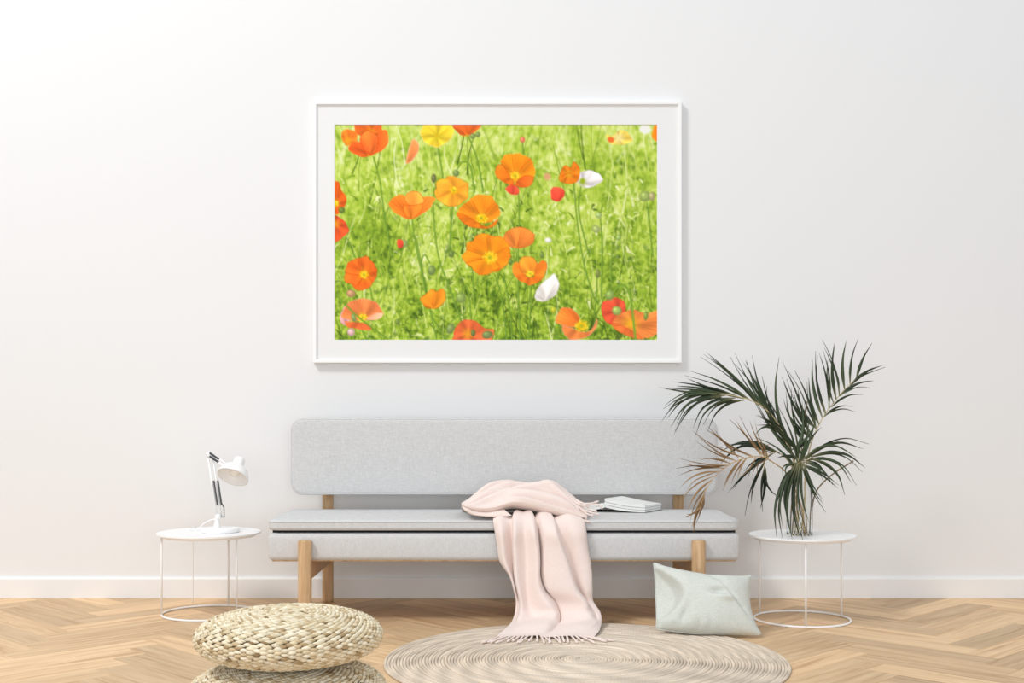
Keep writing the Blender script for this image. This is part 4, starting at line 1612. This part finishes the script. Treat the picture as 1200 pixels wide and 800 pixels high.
# F1: big frond arching to the left
frond([(931, 628, .01), (934, 590, 0), (932, 550, -.01), (921, 514, -.03), (905, 487, -.05), (885, 471, -.07), (862, 464, -.09), (840, 461, -.10), (820, 458, -.11)],
      [arc((895, 479), (827, 412), 3, -.06, -.10), arc((889, 474), (832, 418), 3, -.06, -.02), arc((900, 484), (856, 418), -3, -.05, .0), arc((903, 487), (861, 426), 3, -.05, .06),
       arc((907, 490), (874, 423), -2, -.05, .03), arc((912, 500), (881, 415), -5, -.04, .02), arc((880, 469), (810, 435), 4, -.07, -.14), arc((872, 467), (805, 443), -2, -.08, -.02),
       arc((866, 465), (788, 447), 3, -.08, -.10), arc((858, 463), (779, 456), 3, -.09, -.15), arc((850, 462), (793, 452), 2, -.09, -.05), arc((840, 461), (781, 455), -2, -.1, -.10),
       arc((845, 462), (777, 479), 9, -.10, -.17), arc((838, 461), (782, 490), 11, -.10, -.13), arc((850, 463), (786, 500), 14, -.09, -.18), arc((846, 465), (791, 505), 13, -.09, -.12),
       arc((862, 466), (812, 502), 14, -.08, -.16), arc((872, 469), (824, 498), 12, -.08, -.06), arc((835, 461), (790, 470), 6, -.1, -.06), arc((829, 460), (783, 481), 8, -.1, -.09),
       arc((915, 506), (893, 440), -3, -.03, .06), arc((923, 520), (913, 418), -9, -.02, .0)],
      'leaf', 'rachis', .0045, .0012, .0092)
# F2: middle frond rising to the right, behind
frond([(938, 628, .02), (943, 590, .02), (944, 550, .03), (952, 515, .05), (964, 490, .07), (978, 470, .09), (994, 452, .10), (1010, 438, .11)],
      [arc((950, 520), (917, 424), 4, .05, .02), arc((953, 512), (916, 441), -3, .05, .10), arc((957, 504), (931, 433), 3, .06, .04), arc((960, 498), (946, 447), -5, .06, .12),
       arc((964, 490), (952, 420), -5, .07, .05), arc((968, 485), (956, 411), -5, .07, .08), arc((972, 479), (960, 413), 3, .08, .03), arc((977, 473), (970, 422), -4, .08, .12),
       arc((980, 468), (978, 404), -4, .09, .06), arc((984, 464), (964, 398), 4, .09, .10), arc((990, 458), (992, 398), -4, .1, .07), arc((996, 451), (1006, 396), -4, .1, .1),
       arc((1003, 445), (1022, 402), -3, .1, .12), arc((948, 525), (921, 458), -8, .05, .08), arc((952, 514), (925, 460), -7, .05, .0), arc((957, 503), (935, 455), -6, .06, .1),
       arc((966, 488), (1000, 476), -6, .07, .04), arc((974, 477), (1012, 462), -6, .08, .05), arc((984, 464), (1024, 446), -5, .09, .05), arc((996, 452), (1034, 428), -4, .1, .08)],
      'leaf', 'rachis', .0042, .0012, .0098)
# F3: second upright frond left of centre, leaves crossing
frond([(942, 628, -.01), (941, 590, -.02), (936, 555, -.03), (926, 528, -.04), (914, 508, -.04), (902, 496, -.04)],
      [arc((930, 536), (890, 455), 5, -.04, -.08), arc((924, 524), (884, 440), -4, -.04, -.02), arc((928, 532), (904, 470), -4, -.04, .04), arc((934, 548), (948, 486), 4, -.03, -.08),
       arc((931, 540), (940, 470), 5, -.03, .03), arc((920, 516), (888, 486), 5, -.04, -.10), arc((922, 520), (887, 498), 10, -.04, -.12), arc((914, 508), (884, 510), 10, -.04, -.08),
       arc((936, 553), (912, 476), 5, -.03, -.10), arc((938, 560), (886, 512), 8, -.03, -.12), arc((926, 528), (957, 492), 5, -.04, .02), arc((905, 500), (899, 452), -4, -.04, .0),
       arc((940, 545), (880, 462), -5, -.04, -.09), arc((948, 540), (896, 466), -5, -.02, -.05), arc((938, 540), (963, 500), -4, -.02, .02)],
      'leaf', 'rachis', .0042, .0014, .0092)
# F4: dried brown frond hanging to the left in front of the sofa
frond([(944, 628, -.03), (938, 590, -.05), (923, 556, -.08), (908, 543, -.12), (893, 535, -.16), (872, 537, -.20), (852, 546, -.24), (836, 560, -.27), (825, 580, -.29), (819, 602, -.30)],
      [arc((893, 535), (855, 491), 2, -.16, -.14), arc((897, 536), (862, 492), -2, -.16, -.12), arc((880, 535), (827, 497), -4, -.18, -.20), arc((872, 536), (812, 505), -4, -.20, -.24),
       arc((866, 537), (826, 502), 3, -.20, -.16), arc((862, 540), (815, 516), -3, -.22, -.26), arc((857, 543), (812, 537), 3, -.23, -.28), arc((853, 545), (801, 543), -3, -.24, -.30),
       arc((848, 548), (795, 557), 4, -.25, -.30), arc((843, 552), (796, 572), 7, -.26, -.32), arc((838, 557), (795, 594), 7, -.27, -.32), arc((834, 562), (806, 599), 5, -.27, -.33),
       arc((830, 569), (809, 610), 4, -.28, -.33), arc((827, 575), (812, 624), 4, -.29, -.32), arc((825, 580), (814, 616), -2, -.29, -.31), arc((822, 590), (813, 622), 2, -.29, -.31),
       arc((821, 594), (801, 606), -2, -.30, -.33), arc((870, 537), (848, 570), 3, -.2, -.18), arc((876, 536), (857, 567), 3, -.2, -.24), arc((886, 535), (866, 560), -3, -.18, -.22),
       arc((897, 537), (906, 520), -9, -.15, -.17), arc((900, 538), (882, 562), 7, -.15, -.2), arc((884, 535), (838, 510), -3, -.18, -.13), arc((902, 540), (878, 492), -2, -.14, -.1)],
      'leaf_dry', 'rachis_dry', .0038, .0012, .0060, 'dried brown frond hanging in front of the sofa')
# F5: dark drooping frond, lower left
frond([(934, 628, .03), (936, 590, .03), (930, 552, .02), (918, 534, .0), (906, 530, -.03), (897, 538, -.05), (895, 550, -.05)],
      [arc((906, 531), (858, 574), 5, -.03, -.08), arc((902, 533), (863, 568), 3, -.04, .0), arc((898, 537), (873, 604), 5, -.05, -.08), arc((896, 542), (880, 590), 4, -.05, -.02),
       arc((896, 546), (894, 600), 3, -.05, -.06), arc((897, 548), (891, 596), -2, -.05, -.02), arc((896, 550), (913, 583), 6, -.05, -.05), arc((900, 535), (872, 552), 4, -.05, -.1),
       arc((912, 530), (842, 530), 13, -.02, -.06), arc((908, 530), (848, 538), 14, -.02, .03), arc((904, 531), (843, 545), 17, -.02, .0), arc((914, 531), (850, 522), 8, -.02, .05)],
      'leaf_dark', 'rachis', .0036, .0012, .0098)
# F6: leaves hanging in front of the vase
frond([(936, 628, -.03), (934, 600, -.06), (931, 570, -.08), (932, 548, -.09), (936, 538, -.10)],
      [arc((934, 541), (910, 629), 12, -.10, -.17), arc((935, 540), (917, 618), 11, -.10, -.20), arc((934, 542), (925, 612), 9, -.1, -.14), arc((936, 541), (929, 634), 11, -.10, -.19),
       arc((937, 541), (938, 631), 9, -.10, -.16), arc((938, 540), (945, 622), 7, -.10, -.19), arc((940, 541), (948, 612), 5, -.10, -.12), arc((938, 540), (968, 600), 4, -.10, -.16),
       arc((941, 541), (963, 584), 3, -.10, -.13), arc((936, 538), (911, 536), 3, -.10, -.14), arc((936, 543), (921, 560), 9, -.1, -.16), arc((933, 545), (924, 590), 9, -.1, -.13)],
      'leaf', 'rachis', .0036, .0016, .0105)
# F7: leaves going to the right
frond([(946, 628, .0), (944, 600, -.01), (938, 570, -.03), (936, 552, -.04), (942, 541, -.04), (952, 536, -.04)],
      [arc((938, 541), (1004, 536), -18, -.04, -.08), arc((940, 540), (998, 566), -16, -.04, -.02), arc((944, 538), (1012, 526), -14, -.04, .04), arc((948, 536), (990, 580), -12, -.04, -.1),
       arc((938, 544), (982, 572), -3, -.04, -.12), arc((942, 541), (976, 568), -6, -.04, -.1), arc((950, 535), (1014, 548), -12, -.04, .02), arc((946, 540), (968, 562), -6, -.04, .0)],
      'leaf', 'rachis', .0036, .0014, .0100)
# bare stalks
for st in ([(949, 626, .02), (951, 600, .03), (957, 575, .05), (975, 556, .09), (1000, 540, .12)], [(926, 627, .03), (928, 590, .04), (938, 545, .05), (940, 510, .06), (946, 470, .07)],
           [(928, 628, -.02), (931, 596, -.03), (936, 566, -.03), (933, 545, -.03)]):
    pts = [P(x, y, TRY + d) for x, y, d in st]
    place('stalk', tube('stalk', crom(pts, 20), .0036, 8), 'stem', palm)
